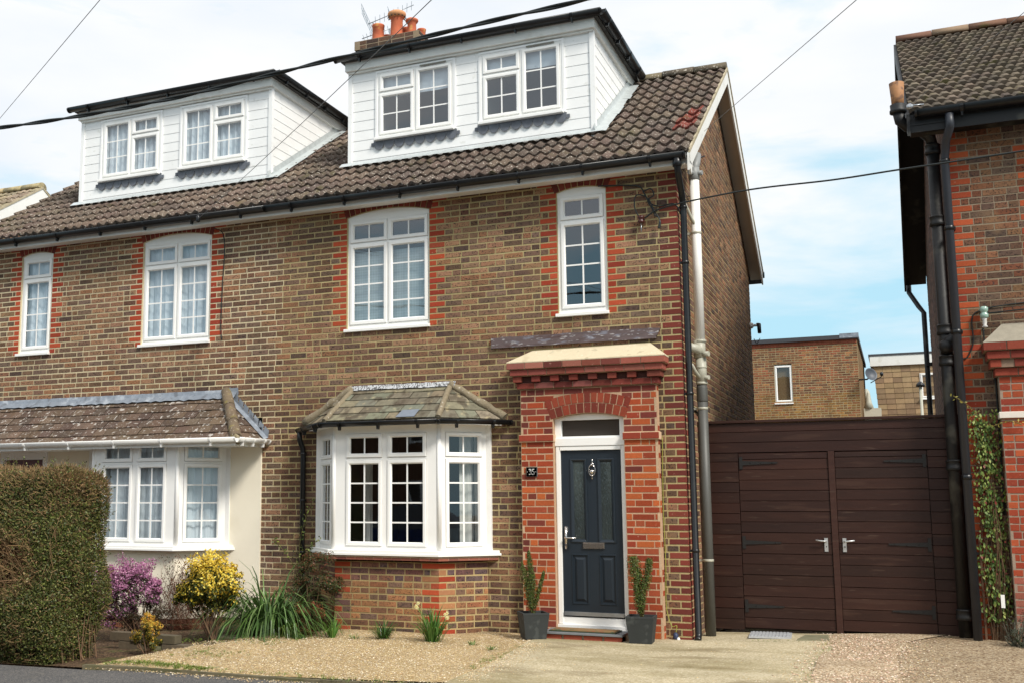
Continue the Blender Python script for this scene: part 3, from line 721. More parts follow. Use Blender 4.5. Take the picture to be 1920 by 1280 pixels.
# verge: bargeboards, soffit, mortar
def verge(parent, x, w, zb, y0, yr, y1, zlow, zridge, col, xi, depth=.2, cem=True, y1z=None):
    mb = MB(); P = Vector
    def slab(ya, za, yb, zb_, xa, xb, h0, h1):
        mb.box8([(xa, ya, za - h1), (xb, ya, za - h1), (xb, yb, zb_ - h1), (xa, yb, zb_ - h1), (xa, ya, za - h0), (xb, ya, za - h0), (xb, yb, zb_ - h0), (xa, yb, zb_ - h0)])
    slab(y0, zlow, yr, zridge, x - w, x, .02, .02 + depth); slab(yr, zridge, y1, y1z or zlow, x - w, x, .02, .02 + depth)
    o = mb.build('bargeboard', col, parent)
    mb = MB()
    slab(y0 + .02, zlow, yr, zridge, xi, x - w, .13, .145); slab(yr, zridge, y1 - .02, y1z or zlow, xi, x - w, .13, .145)
    mb.build('verge_soffit', mat('taupe_soffit', (196, 184, 166), rough=.7, noise=(3, .06)) if cem else BLACKI, o)
    if cem:
        mb = MB(); slab(y0, zlow, yr, zridge, x - .01, x + .012, -.022, .022); slab(yr, zridge, y1, y1z or zlow, x - .01, x + .012, -.022, .022)
        mb.build('verge_mortar', mat('verge_mortar', (176, 164, 138), rough=.95, noise=(20, .25), patches=[(5, .55, .1, (130, 120, 90), .6)], bump=(40, .6, .01)), o)
verge(roof, .2, .022, 0, EAVEY - .0, RIDGEY, 6.87, EAVEZ, RIDGEZ, PAINTW, 0.)
# eaves: fascia, soffit, boxed end, gutter
def eaves(house, x0, x1, end=None):
    mb = MB(); mb.box(x0, x1, EAVEY + .035, EAVEY + .057, 5.262, EAVEZ - .02); mb.box(x0, x1, EAVEY + .05, -.001, 5.285, 5.299)
    if end:
        mb.loops([[(x, EAVEY + .02, 5.25), (x, EAVEY + .02, EAVEZ - .02), (x, EAVEY + .4, EAVEZ + .22), (x, EAVEY + .14, 5.17)] for x in (end - .0235, end - .001)], 0, (1, 1, 1), False)
    mb.build('fascia', PAINTW, house)
    g = MB(); gutter(g, (x0, EAVEY - .035, 5.365), (x1 - (.04 if end else 0), EAVEY - .035, 5.365), r=.058, br=.85)
    g.build('gutter', BLACKP, house)
eaves(H, PX, .2, .2)
mb = MB(); mb.box(PX, .2, 6.83, 6.85, 5.2, 5.38); mb.tube([(PX, 6.91, 5.36), (.22, 6.91, 5.36)], .055); mb.build('rear_gutter', BLACKP, H)
# rear wall so that the roof is closed
mb = MB(); mb.box(PX, -.12, 6.45, 6.598, 0, 5.3); mb.build('rear_wall', BRICK, H)
# black rain downpipe at the corner
mb = MB()
mb.tube([(.07, EAVEY - .03, 5.33), (.07, EAVEY - .03, 5.24), (.07, EAVEY + .0, 5.17), (.065, -.04, 4.98), (.065, .02, 4.86), (.065, .03, 4.78), (.065, .03, .12), (.065, .0, .07), (.07, -.06, .05)], .036, 14)
for z in (4.84, 4.2, 2.72, 1.0): collar(mb, (.065, .03, z), .043, .035); mb.box(0, .06, .02, .04, z - .012, z + .012)
collar(mb, (.07, EAVEY - .03, 5.27), .05, .09)
mb.build('downpipe', BLACKP, H)
# white soil pipe over grey pipe
xs, ys = .135, .42
mb = MB(); mb.tube([(xs, ys, 3.35), (xs, ys, 5.30)], .056, 20)
collar(mb, (xs, ys, 4.62), .062, .03, 1); mb.box(0.01, xs, ys - .015, ys + .015, 4.605, 4.635, 1)
mb.build('soil_pipe', [WHITEP, PIPEJ], H)
mb = MB(); collar(mb, (xs, ys, 5.33), .064, .15); mb.tube([(xs, ys, 5.37), (xs + .01, ys + .12, 5.5), (xs + .01, ys + .2, 5.62)], .05, 14)
mb.tube([(xs, ys, 5.33), (xs - .03, ys - .12, 5.33)], .03, 12); mb.tube([(xs, ys, 5.33), (xs + .1, ys - .03, 5.33)], .028, 12)
mb.build('soil_pipe_boss', mat('grey_pipe_fitting', (140, 142, 140), rough=.5), H)
mb = MB(); mb.tube([(xs - .01, ys, 3.16), (xs - .01, ys, 3.36)], .066, 18); collar(mb, (xs, ys, 3.35), .07, .03)
mb.tube([(xs, ys, 3.22), (xs - .04, ys - .1, 3.26), (-.0, ys - .16, 3.28)], .052, 16); mb.tube([(xs + .02, ys - .03, 3.2), (xs + .1, ys - .06, 3.2)], .03, 12)
mb.tube([(xs, ys, 2.86), (xs, ys, 3.16)], .06, 18); mb.tube([(xs, ys, 2.9), (xs - .05, ys - .13, 3.0), (xs - .07, ys - .2, 3.06), (.0, ys - .22, 3.07)], .022, 10)
mb.tube([(xs, ys, 2.93), (xs + .09, ys - .05, 2.93)], .025, 10); collar(mb, (xs, ys, 2.87), .066, .03); collar(mb, (xs, ys, 3.05), .066, .02)
mb.build('pipe_junction', PIPEJ, H); mb = MB()
mb.tube([(0.02, ys - .35, 5.0), (.03, ys - .3, 5.0), (.10, ys - .06, 4.78), (xs, ys - .03, 4.7)], .02, 10)
mb.build('waste_pipe', PIPEJ, H)
mb = MB(); mb.tube([(xs, ys, .04), (xs, ys, 2.86)], .056, 18); mb.lathe((xs, ys, 2.66), [(.060, 0), (.062, .01), (.062, .16), (.06, .17)], 18)
mb.build('grey_soil_pipe', GREYP, H)
mb = MB()
for z in (2.58, .88): collar(mb, (xs, ys, z), .061, .03); mb.box(0, xs, ys - .012, ys + .012, z - .012, z + .012); mb.build('pipe_clip', PIPEJ, H); mb = MB()
# wiring on the wall and gable
mb = MB()
mb.tube([(.003, 2.2, 6.1), (.01, 1.6, 5.9), (.02, 1.3, 5.45), (.02, .9, 5.2), (.03, .5, 5.1)], .006, 5); mb.build('wall_cable', WIRE, H); mb = MB()
mb.tube([(.01, .5, 2.62), (.012, .9, 2.55), (.012, 1.6, 2.5), (.012, 2.1, 2.48), (.012, 2.6, 2.46), (.012, 2.75, 2.2)], .012, 5)
mb.build('wall_cable', WIRE, H)
mb = MB()
def curve(pts, n=6):
    o = []; P = [Vector(p) for p in pts]
    for i in range(len(P) - 1):
        a, b, c, d = P[max(i - 1, 0)], P[i], P[i + 1], P[min(i + 2, len(P) - 1)]
        for k in range(n):
            t = k / n; o.append(.5 * ((2 * b) + (c - a) * t + (2 * a - 5 * b + 4 * c - d) * t * t + (3 * b - a - 3 * c + d) * t ** 3))
    o.append(P[-1]); return o
mb.tube(curve([(-.9, -.03, 5.19), (-.62, -.02, 5.17), (-.42, -.03, 5.13), (-.36, -.04, 5.04), (-.30, -.03, 4.92), (-.2, -.03, 4.87), (-.05, -.03, 4.88), (.01, -.02, 4.84), (.03, .02, 4.76)]), .009, 6)
mb.tube(curve([(-.34, -.04, 5.0), (-.45, -.05, 5.02), (-.47, -.06, 4.88), (-.42, -.05, 4.76), (-.36, -.05, 4.72)]), .008, 6)
mb.tube(curve([(-.36, -.05, 5.06), (-.28, -.05, 5.08), (-.25, -.05, 5.0), (-.32, -.05, 4.95), (-.27, -.04, 4.84), (-.24, -.05, 4.76), (-.19, -.05, 4.73)]), .008, 6)
mb.tube(curve([(-.31, -.05, 4.97), (-.25, -.05, 4.82), (-.19, -.06, 4.7), (-.2, -.06, 4.6)]), [.008] * 13 + [.016] * 6, 6)
mb.build('service_cable_loop', WIRE, H)
mb = MB(); mb.tube([(-.40, .0, 4.66), (-.40, -.06, 4.66), (-.40, -.06, 4.74)], .008, 6); mb.lathe((-.40, -.06, 4.68), [(.02, 0), (.04, .01), (.04, .03), (.022, .045), (.04, .06), (.04, .08), (.02, .095)], 14, 1)
mb.tube([(-.40, -.06, 4.68), (-.40, -.06, 4.58)], .007, 6)
mb.build('cable_insulator', [STEEL, mat('brown_porcelain', (74, 34, 30), rough=.3)], H)
# ---------------------------------------------------------------- porch
YP = .115   # projection
FP = Fr((0, -YP, 0), (1, 0, 0), (0, -1, 0)); PL, PR = -1.865, -.275; DL, DR = -1.475, -.655
mb = MB()
dh = dict(u0=DL, u1=DR, z0=-1, z1=2.475, rise=.06, arch=.235, rings=2, apal=[(134, 60, 42), (124, 54, 40), (142, 66, 46), (112, 50, 39)])
def palp(z, u):
    return DREDS if z > 2.72 else PORCHR if R() < (.9 if z < 2.3 else .5) else DREDS
brick_wall(mb, FP, PL, PR, Z0 - .03, 2.83, [dh], palp, mortar=(188, 156, 128), joint=.005, relief=.003, back=YP - .002, header=.25, blen=.225)
for x, s in ((PL, -1), (PR, 1)):   # returns
    G = Fr((x, 0 if s < 0 else -YP, 0), (0, -1 if s < 0 else 1, 0), (s, 0, 0))
    brick_wall(mb, G, .0, YP - .001, Z0 - .03, 2.83, [], lambda z, u: PORCHR, mortar=(196, 168, 138), joint=.0052, relief=.004, back=.03, blen=.23)
mb.build('porch', [MORTAR, REDBRICK, REDBRICK], H)
mb = MB()
def course_row(z, pr, L_, dent=False, pal=DREDS, hgt=.075):
    x = PL - pr; end = PR + pr
    mb.box(PL - pr + .01, PR + pr - .01, -YP - pr + .05, -.001, z + .001, z + hgt - .001, 1, vary((74, 44, 40), .05)) if dent else mb.box(PL - pr + .01, PR + pr - .01, -YP - pr + .008, -.001, z + .001, z + hgt - .001, 0, vary((170, 140, 120), .05))  # gaps between dentils coloured darker to stand for their recess shade
    while x < end - .01:
        e = min(x + L_, end)
        if end - e < .06: e = end
        q = 0
        if dent and int(round((x - PL + pr) / L_)) % 2 == 1: q = .055
        g = .005; c = vary(random.choice(pal), .16)
        mb.box(x + g, e - g, -YP - pr + q + U(-.002, .002), .0, z + .005, z + hgt - .004, 1, c)
        x = e
CP = [(134, 74, 62), (146, 84, 70), (124, 66, 57), (110, 56, 48), (152, 94, 80)]
course_row(2.832, .035, .225, pal=DREDS + [(130, 76, 70)])
course_row(2.907, .07, .112, True, pal=DREDS + [(134, 72, 60), (124, 66, 56)])
course_row(2.982, .098, .225, pal=CP)
course_row(3.057, .128, .225, pal=CP)
mb.build('porch_cornice', [MORTAR, REDBRICK], H, bevel=.003)
mb = MB(); z = 3.132; a, b = PL - .125, PR + .125; yo = -YP - .125
mb.loops([[(a, yo, z), (b, yo, z), (b, 0, z), (a, 0, z)], [(a, yo, z + .012), (b, yo, z + .012), (b, 0, z + .014), (a, 0, z + .014)], [(a + .25, -.01, z + .165), (b - .2, -.01, z + .175), (b - .2, -.002, z + .175), (a + .25, -.002, z + .165)]], 0, (1, 1, 1), False)
mb.build('porch_weathering', SAND, H)
mb = MB()   # impost bands
for x0, x1 in ((PL - .02, DL + .012), (DR - .012, PR + .02)):
    n = 2
    for k in range(n):
        a, b = x0 + (x1 - x0) * k / n, x0 + (x1 - x0) * (k + 1) / n
        mb.box(a + .004, b - .004, -YP - .03, -.0, 2.225, 2.295, 0, vary(random.choice([(158, 72, 50), (146, 64, 46)]), .1))
    mb.box(x0 + .002, x1 - .002, -YP - .024, -.002, 2.215, 2.302, 1, vary((210, 180, 150), .03))
    mb.build('impost', [REDBRICK, MORTAR], H, bevel=.003); mb = MB()
mb = MB()   # weathered board over the porch
n = 16
for k in range(n):
    a, b = -2.25 + 2.02 * k / n, -2.25 + 2.02 * (k + 1) / n
    z0_, z1_ = 3.352, 3.475
    if k == n - 1: mb.box8([(a, -.035, z0_ + .03), (b - .04, -.035, z0_ + .03), (b - .04, .0, z0_ + .03), (a, 0, z0_ + .03), (a, -.03, z1_), (b, -.03, z1_ - .01), (b, 0, z1_ - .01), (a, 0, z1_)]); mb.box(a, b - .05, -.035, 0, z0_, z0_ + .03)
    else: mb.box(a, b, -.035 + U(-.002, .002), 0, z0_, z1_ + U(-.004, .004))
mb.build('weathered_board', PLANK, H)
# ---------------------------------------------------------------- front door
FD = Fr((0, -.045, 0), (1, 0, 0), (0, -1, 0))
mb = MB(); a, b = DL, DR
grid_slab(mb, FD, a, b, .10, 2.475, [(a + .06, b - .055, .245, 2.145), (a + .075, b - .065, 2.275, 2.462)], -.07, 0)
K = 14; uc = (a + b) / 2; hw = (b - a) / 2
for k in range(K):
    p, q = a + (b - a) * k / K, a + (b - a) * (k + 1) / K; zi = lambda u: 2.475 + .057 * (1 - ((u - uc) / hw) ** 2)
    P = FD.p; mb.box8([P(p, .0, 2.47), P(q, .0, 2.47), P(q, -.06, 2.47), P(p, -.06, 2.47), P(p, .0, zi(p)), P(q, .0, zi(q)), P(q, -.06, zi(q)), P(p, -.06, zi(p))])
mb.fbox(FD, a + .002, b - .002, 0.001, .035, .10, .165); mb.fbox(FD, a + .002, b - .002, .0, .02, 2.165, 2.255)
for (u0_, u1_) in ((a + .012, a + .06), (b - .055, b - .012)): mb.fbox(FD, u0_, u1_, .0, .012, .17, 2.16)
mb.fbox(FD, a + .05, b - .045, .0, .012, 2.115, 2.16)
dfm = mb.build('door_frame', UPVC, H, bevel=.003)
mb = MB(); mb.face([FD.p(a + .07, -.03, 2.27), FD.p(b - .06, -.03, 2.27), FD.p(b - .06, -.03, 2.465), FD.p(a + .07, -.03, 2.465)]); mb.build('fanlight', GLASS, dfm)
mb = MB(); x0, x1 = a + .064, b - .059; zD0, zD1 = .262, 2.112
u_ = lambda t: x0 + (x1 - x0) * t
panels = [(u_(.145), u_(.43), 1.07, 2.02), (u_(.60), u_(.885), 1.07, 2.02), (u_(.145), u_(.43), .385, .945), (u_(.60), u_(.885), .385, .945)]
grid_slab(mb, FD, x0, x1, zD0, zD1, panels, -.05, -.016)
for (p, q, c, d) in panels[2:]:
    sash(mb, FD, p, q, c, d, [(0, -.016), (.004, -.010), (.014, -.010), (.02, -.028), (.034, -.028), (.062, -.014)]); 
    mb.face([FD.p(p + .062, -.014, c + .062), FD.p(q - .062, -.014, c + .062), FD.p(q - .062, -.014, d - .062), FD.p(p + .062, -.014, d - .062)])
for (p, q, c, d) in panels[:2]:
    sash(mb, FD, p, q, c, d, [(0, -.018), (.003, -.006), (.012, -.004), (.026, -.010), (.04, -.024)])
dd = mb.build('door', BLUEDOOR, H)
mb = MB()
for (p, q, c, d) in panels[:2]: mb.face([FD.p(p + .038, -.024, c + .038), FD.p(q - .038, -.024, c + .038), FD.p(q - .038, -.024, d - .038), FD.p(p + .038, -.024, d - .038)])
og = mat('obscure_glass', (46, 54, 54), rough=.16, noise=(34, .25), bump=(70, .9, .01), spec=.9, stretch=(1, 1, .25), patches=[(2.2, .5, .2, (92, 102, 100), .6)])
mb.build('obscure_pane', og, dd)
mb = MB(); mb.fbox(FD, x0 + .01, x1 - .002, -.016, .012, .262, .305); mb.build('threshold_strip', STEEL, dd)
mb = MB(); xk = -1.045; P = FD.p
mb.lathe(P(xk, -.012, 1.965), [(.004, 0), (.012, .01), (.005, .02), (.014, .035), (.003, .05)], 12); 
mb.lathe(P(xk, -.016, 1.95), [(.02, 0), (.02, .012), (.012, .016)], 14, axis=Vector((0, -1, 0)))
mb.tube([P(xk + .038 * math.sin(t), .01, 1.885 + .062 * math.cos(t)) for t in [2 * math.pi * k / 20 for k in range(20)] + [0]], .0055, 8)
mb.lathe(P(xk, .006, 1.835), [(.003, 0), (.015, .01), (.03, .03), (.026, .05), (.01, .06)], 14); mb.lathe(P(xk, .0, 1.78), [(.002, 0), (.01, .014), (.006, .03), (.012, .045), (.004, .06)], 12)
mb.build('knocker', CHROME, dd)
mb = MB(); mb.fbox(FD, -1.175, -.925, -.018, .0, 1.005, 1.075); mb.fbox(FD, -1.168, -.932, .0, .008, 1.012, 1.068, 0); mb.build('letter_plate', mat('polished_letter_plate', (176, 168, 158), rough=.22, metal=.95), dd, bevel=.003)
mb = MB(); xh = -1.365; mb.tube([P(xh, .0, 1.0), P(xh, .0, 1.25)], .016, 10); mb.tube([P(xh, .01, 1.125), P(xh, .05, 1.125), P(xh + .02, .055, 1.125), P(xh + .13, .052, 1.123)], .010, 10); mb.lathe(P(xh, .012, 1.045), [(.012, 0), (.012, .006)], 10, axis=Vector((0, -1, 0)))
mb.build('handle', CHROME, dd)
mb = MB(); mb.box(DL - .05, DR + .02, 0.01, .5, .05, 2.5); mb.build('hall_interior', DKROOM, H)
# step
mb = MB(); sx0, sx1 = -1.53, -.64
mb.box(sx0 + .012, sx1 - .012, -.46, -.12, -.02, .10, 0, vary((150, 140, 120), .03))
x = sx0
while x < sx1 - .05:
    e = min(x + .225, sx1); mb.box(x + .012, e - .012, -.475, -.3, .0, .098, 1, vary((158, 80, 62), .08)); x = e
mb.box(sx0, sx1, -.50, -.12, .103, .128, 2)
mb.build('doorstep', [MORTAR, REDBRICK, mat('grey_tile_step', (120, 124, 128), rough=.5, noise=(10, .12))], H, bevel=.003)
# chimney
def chimney(house):
    mb = MB(); ch = [(84, 66, 58), (98, 74, 62), (72, 58, 54), (110, 82, 66)]
    cx0, cx1, cy0, cy1 = -5.60, -4.56, 3.0, 3.6
    for (x0, x1, y0, y1, z0, z1) in ((cx0, cx1, cy0, cy1, 7.3, 8.8),):
        for F, L_ in facets([(x0, y1), (x0, y0), (x1, y0), (x1, y1), (x0, y1)]):
            brick_wall(mb, F, 0, L_, z0, z1, [], lambda z, u: ch, mortar=(150, 132, 110))
    for k, (e, z) in enumerate(((.03, 8.8), (.06, 8.875), (.06, 8.95))):
        for F, L_ in facets([(cx0 - e, cy1 + e), (cx0 - e, cy0 - e), (cx1 + e, cy0 - e), (cx1 + e, cy1 + e), (cx0 - e, cy1 + e)]):
            brick_wall(mb, F, 0, L_, z, z + .075, [], lambda z, u: ch, mortar=(150, 132, 110))
        mb.box(cx0 - e + .1, cx1 + e - .1, cy0 - e + .1, cy1 + e - .1, z, z + .074, 0, vary((140, 124, 100), .04))
    mb.loops([[(cx0, cy0, 9.02), (cx1, cy0, 9.02), (cx1, cy1, 9.02), (cx0, cy1, 9.02)], [(cx0 + .12, cy0 + .12, 9.06), (cx1 - .12, cy0 + .12, 9.06), (cx1 - .12, cy1 - .12, 9.06), (cx0 + .12, cy1 - .12, 9.06)]], 0, vary((150, 140, 116), .03), False)
    c = mb.build('chimney', [MORTAR, REDBRICK, BRICK], house)
    plain = [(.105, 0), (.10, .02), (.088, .22), (.094, .225), (.094, .25), (.1, .262), (.1, .282), (.078, .285), (.07, .1)]
    flare = [(.118, 0), (.112, .03), (.098, .33), (.102, .335), (.104, .35), (.12, .37), (.142, .40), (.15, .42), (.146, .45), (.12, .47), (.09, .472), (.075, .3)]
    for (x, y, p, k) in ((-5.33, 3.16, plain, 1.06), (-5.30, 3.44, plain, .8), (-4.99, 3.16, flare, .98), (-4.92, 3.44, plain, 1.0), (-4.72, 3.16, [(a * .72, b * .62) for a, b in flare], 1.0), (-4.66, 3.42, plain, .75)):
        m_ = MB(); m_.lathe((x, y, 9.04), [(a * k, b * k) for a, b in p], 22, 0)
        if p is flare: m_.lathe((x, y, 9.04 + .36 * k), [(.112, 0), (.143, .035), (.153, .058), (.15, .09), (.12, .11), (.09, .108)], 22, 1)
        if p is flare:
            for q in range(14):
                t = 2 * math.pi * q / 14; m_.lathe((x + .128 * math.cos(t), y + .128 * math.sin(t), 9.04 + .385 * k), [(.01, -.0), (.01, .03)], 8, 2, axis=Vector((math.cos(t), math.sin(t), -.6)))
        m_.build('chimney_pot', [TERRA, TERRAC, DKROOM], c)
chimney(H)
# ================================================================== LEFT HOUSE
HL = thing('brick_house', 'left half of the brick pair, with cream rendered ground floor and lichened lean-to roof', 'house', (-7.9, 0, 0))
XL = 2 * PX
hl = upper_holes(mirror) + [dict(u0=XL - .0, u1=-5.465, z0=-1, z1=2.62)]
mb = MB(); brick_wall(mb, F0, XL, PX, Z0, Z0 + 72 * .075, hl, pal_left, mortar=(208, 194, 160), grid=dict(hi=PX))
mb.build('front_wall', [MORTAR, REDBRICK, BRICK], HL)
house_front(HL, mirror, True)
dormer(HL, mirror, True)
fc = bay_windows(HL, mirror, True)
bl = bay_pts(0, mirror); xb0, xb1 = bl[0][0] + .08, bl[-1][0] - .08
mb = MB(); FL = Fr((0, -.02, 0), (1, 0, 0), (0, -1, 0))
DX0, DX1 = mirror(-.655), mirror(-1.475)
grid_slab(mb, FL, XL, -5.462, .045, 2.50, [(xb0, xb1, .93, 2.43), (DX0, DX1, .0, 2.2)], -.15, 0)
prism(mb, bay_pts(-.015, mirror), .045, .905)
mb.build('rendered_wall', RENDER, HL)
mb = MB(); prism(mb, bay_pts(-.04, mirror), -.25, .044)
for F, L_ in facets([(XL, 0)] + bay_pts(-.028, mirror) + [(-5.47, 0)]): brick_wall(mb, F, 0, L_, -.18, .045, [], lambda z, u: [(120, 76, 58), (136, 84, 62), (104, 70, 58)], mortar=(150, 130, 100))
mb.build('brick_plinth', [MORTAR, REDBRICK, BRICK], HL)
mb = MB(); grid_slab(mb, FL, DX0 - .03, DX1 + .03, .05, 2.25, [(DX0 + .05, DX1 - .05, .1, 2.14)], -.06, .02); df = mb.build('door_frame', UPVC, HL)
mb = MB(); grid_slab(mb, FL, DX0 + .05, DX1 - .05, .1, 2.14, [(DX0 + .2, DX1 - .2, 1.1, 1.9)], -.06, -.02); mb.fbox(FL, DX0 + .2, DX1 - .2, -.05, -.035, 1.1, 1.9)
mb.build('door', mat('dark_red_door', (96, 36, 32), rough=.4, noise=(4, .05)), HL)
# lean-to roof
ez, ey, ex, tz, tx = 2.305, -.65, -5.46, 2.95, -6.03
LT = [(98, 82, 70), (92, 77, 66), (104, 88, 74), (86, 72, 63), (95, 79, 67)]
mb = MB()
roof_poly(mb, [(XL - .2, ey, ez), (ex, ey, ez), (tx, 0, tz), (XL - .2, 0, tz)], .15, .19, .016, LT, stagger=.5)
roof_poly(mb, [(ex, ey, ez), (-5.37, 0, ez), (tx, 0, tz)], .15, .19, .016, LT, stagger=.5)
lr = mb.build('lean_to_roof', LEANTILE, HL)
mb = MB(); a, b = Vector((ex - .0, ey + .03, ez + .02)), Vector((tx, -.01, tz + .035))
for k in range(3):
    p, q = a + (b - a) * (k / 3), a + (b - a) * ((k + 1) / 3 + .02); mb.tube([p, q], [.078, .07], 12, 0, vary((112, 97, 78), .1))
mb.tube([a + Vector((0, -.01, -.01)), a + Vector((0, -.03, -.02))], [.08, .05], 10, 0, lin((132, 120, 92)))
mb.build('hip_tile', mat('lichen_hip_tile', attr=True, rough=.9, noise=(20, .2), patches=[(30, .62, .05, (200, 190, 170), .6), (9, .6, .1, (150, 140, 60), .35)], bump=(60, .6, .006)), lr)
mb = MB(); K = 62; xa, xz = XL - .2, -5.86
for k in range(K):
    a, b = xa + (xz - xa) * k / K, xa + (xz - xa) * (k + 1) / K
    zl = lambda x: 2.935 - .02 + .02 * abs(math.sin((x) * math.pi / .19))
    mb.face([(a, -.012, 3.02 + U(-.003, .003)), (b, -.012, 3.02), (b, -.03, 2.965), (a, -.03, 2.965)]); mb.face([(a, -.03, 2.965), (b, -.03, 2.965), (b, -.10, zl(b) - .03), (a, -.10, zl(a) - .03)])
# stepped flashing up the right slope
p0, p1 = Vector((-6.0, -.02, 2.97)), Vector((-5.36, -.02, 2.36)); n = 8
for k in range(n):
    a = p0 + (p1 - p0) * (k / n); b = p0 + (p1 - p0) * ((k + 1) / n)
    mb.face([a, b, b + Vector((.01, 0, .10)), b + Vector((-.012, 0, .115)), a + Vector((.03, 0, .085))])
    mb.face([a, b, b + Vector((-.02, -.07, -.02)), a + Vector((-.02, -.07, -.02))])
mb.face([(-6.05, -.022, 2.95), (-5.86, -.022, 2.9), (-5.83, -.022, 2.96), (-5.84, -.022, 3.04), (-6.1, -.022, 3.03)])
mb.build('lead_flashing', LEAD, lr)
mb = MB(); mb.box(XL - .2, ex - .02, ey + .03, -.021, 2.245, 2.26); mb.box(XL - .2, ex, ey + .01, ey + .029, 2.235, 2.335); mb.box(ex - .019, ex, ey + .03, -.0, 2.235, 2.335)
mb.build('lean_to_fascia', UPVC, HL)
mb = MB(); gutter(mb, (XL - .2, ey - .04, 2.325), (ex + .055, ey - .04, 2.325), r=.048, br=.8); gutter(mb, (ex + .055, ey - .04, 2.325), (ex + .09, -.02, 2.325), r=.048, br=.3)
mb.build('lean_to_gutter', UPVC, HL)
# main roof of the left house
mb = MB(); skl = lambda p: (mirror(-1.2) < p.x < mirror(-4.6) and 1.0 < p.y < 3.1)
roof_poly(mb, [(XL - .2, EAVEY, EAVEZ), (PX, EAVEY, EAVEZ), (PX, RIDGEY, RIDGEZ), (XL - .2, RIDGEY, RIDGEZ)], .327, .3, .032, LEFTTILE, wave=(.15, .038, pantile), skip=skl)
roof_poly(mb, [(PX, 6.87, EAVEZ), (XL - .2, 6.87, EAVEZ), (XL - .2, RIDGEY, RIDGEZ), (PX, RIDGEY, RIDGEZ)], .327, .3, .022, LEFTTILE, wave=(.15, .034, pantile), step=4)
roofL = mb.build('roof', TILE, HL)
ridge(roofL, XL - .2, PX, RIDGEY, RIDGEZ + .03, pal=RT)
eaves(HL, XL - .2, PX)
mb = MB(); mb.box(XL, PX, 6.45, 6.598, 0, 5.3); mb.loops([[(x, .13, -.2), (x, 6.45, -.2), (x, 6.45, 5.3), (x, 3.3, 7.5), (x, .13, 5.3)] for x in (XL, XL + .1)], 0, (1, 1, 1), False); mb.build('rear_wall', BRICK, HL)
mb = MB(); mb.tube(curve([(mirror(-4.4), -.2, 5.2), (mirror(-4.42), -.02, 5.17), (mirror(-4.45), -.012, 4.9), (mirror(-4.43), -.012, 4.4), (mirror(-4.42), -.012, 3.9), (mirror(-4.44), -.012, 3.7)]) , .007, 5); mb.build('wall_cable', WIRE, HL)
for i, x in enumerate((-6.29,)):
    mb = MB(); mb.tube([(x, EAVEY, 5.33), (x, EAVEY - .12, 5.30)], .01, 6); mb.lathe((x, EAVEY - .12, 5.25), [(.012, 0), (.03, .02), (.02, .05), (.03, .08), (.01, .1)], 10); mb.build('cable_bracket', BLACKP, HL)

# ================================================================== NEIGHBOUR BEYOND
HN = thing('brick_house', 'brick house end at the far left behind the tiled roof, white bargeboard on its gable', 'house', (-15, 2, 0))
xg = -12.75; FN = Fr((xg, 0, 0), (0, 1, 0), (1, 0, 0))
mb = MB(); brick_wall(mb, FN, 0, 6.6, 5.0, 5.0 + 34 * .075, [], lambda z, u: BROWNS, mortar=(190, 176, 140), top=side_top); mb.box(xg - 6, xg - .001, .01, 6.59, -.2, 5.05, 2, lin((120, 92, 70)))
mb.build('gable_wall', [MORTAR, REDBRICK, BRICK], HN)
mb = MB()
roof_poly(mb, [(-18, EAVEY, EAVEZ), (xg + .2, EAVEY, EAVEZ), (xg + .2, RIDGEY, RIDGEZ), (-18, RIDGEY, RIDGEZ)], .327, .3, .022, [(150, 136, 112), (138, 124, 104)], wave=(.15, .03, pantile), step=4)
roof_poly(mb, [(xg + .2, 6.87, EAVEZ), (-18, 6.87, EAVEZ), (-18, RIDGEY, RIDGEZ), (xg + .2, RIDGEY, RIDGEZ)], .327, .3, .022, [(150, 136, 112)], wave=(.15, .03, pantile), step=4)
rn = mb.build('roof', TILE, HN); verge(rn, xg + .2, .022, 0, EAVEY, RIDGEY, 6.87, EAVEZ, RIDGEZ, PAINTW, xg, depth=.34)
ridge(rn, -18, xg + .2, RIDGEY, RIDGEZ + .03, pal=[(168, 152, 116)])

for o in HN.children: o.location.z -= .22
# ================================================================== RIGHT HOUSE
HR = thing('brick_house', 'red and brown brick house at the right edge with black eaves and iron pipes', 'house', (4.6, .6, 0))
XR, YR = 2.80, .60
FR = Fr((0, YR, 0), (1, 0, 0), (0, -1, 0))
ORED = [(166, 78, 46), (154, 67, 42), (176, 86, 50), (144, 60, 41)]
RB = [(116, 86, 68), (102, 78, 63), (128, 94, 70), (94, 75, 65), (136, 94, 68), (108, 86, 72), (122, 76, 56)]
mb = MB()
brick_wall(mb, FR, XR, 6.4, .03, .03 + 74 * .075, [dict(u0=3.67, u1=4.27, z0=3.75, z1=5.2, rise=.05, arch=.12, quoin=1, qpal=ORED, apal=ORED), dict(u0=3.45, u1=4.3, z0=-1, z1=2.6)], lambda z, u: RB if z > 3.3 else DARKS, mortar=(146, 130, 110), joint=.005, corner=[(XR, -1, ORED)], bclip=(XR + .009, 99), header=.2)
mb.build('front_wall', [MORTAR, REDBRICK, BRICK], HR)
mb = MB(); FRS = Fr((XR, 0, 0), (0, -1, 0), (-1, 0, 0))
RZ0, RY0, RYR, RZR = 5.68, .27, 5.1, 8.40; SR = (RZR - RZ0) / (RYR - RY0)
def rtop(z):
    k = max(0, (z + .2 - RZ0 - SR * (YR - RY0)) / SR); return (-(9.6 - k), -(YR + k))
brick_wall(mb, FRS, -9.6, -YR, .03, .03 + 110 * .075, [], lambda z, u: [(110, 84, 72), (96, 76, 68), (122, 92, 78)], mortar=(126, 108, 92), corner=[(-YR, 1, ORED)], top=rtop, bclip=(-99, -YR - .009))
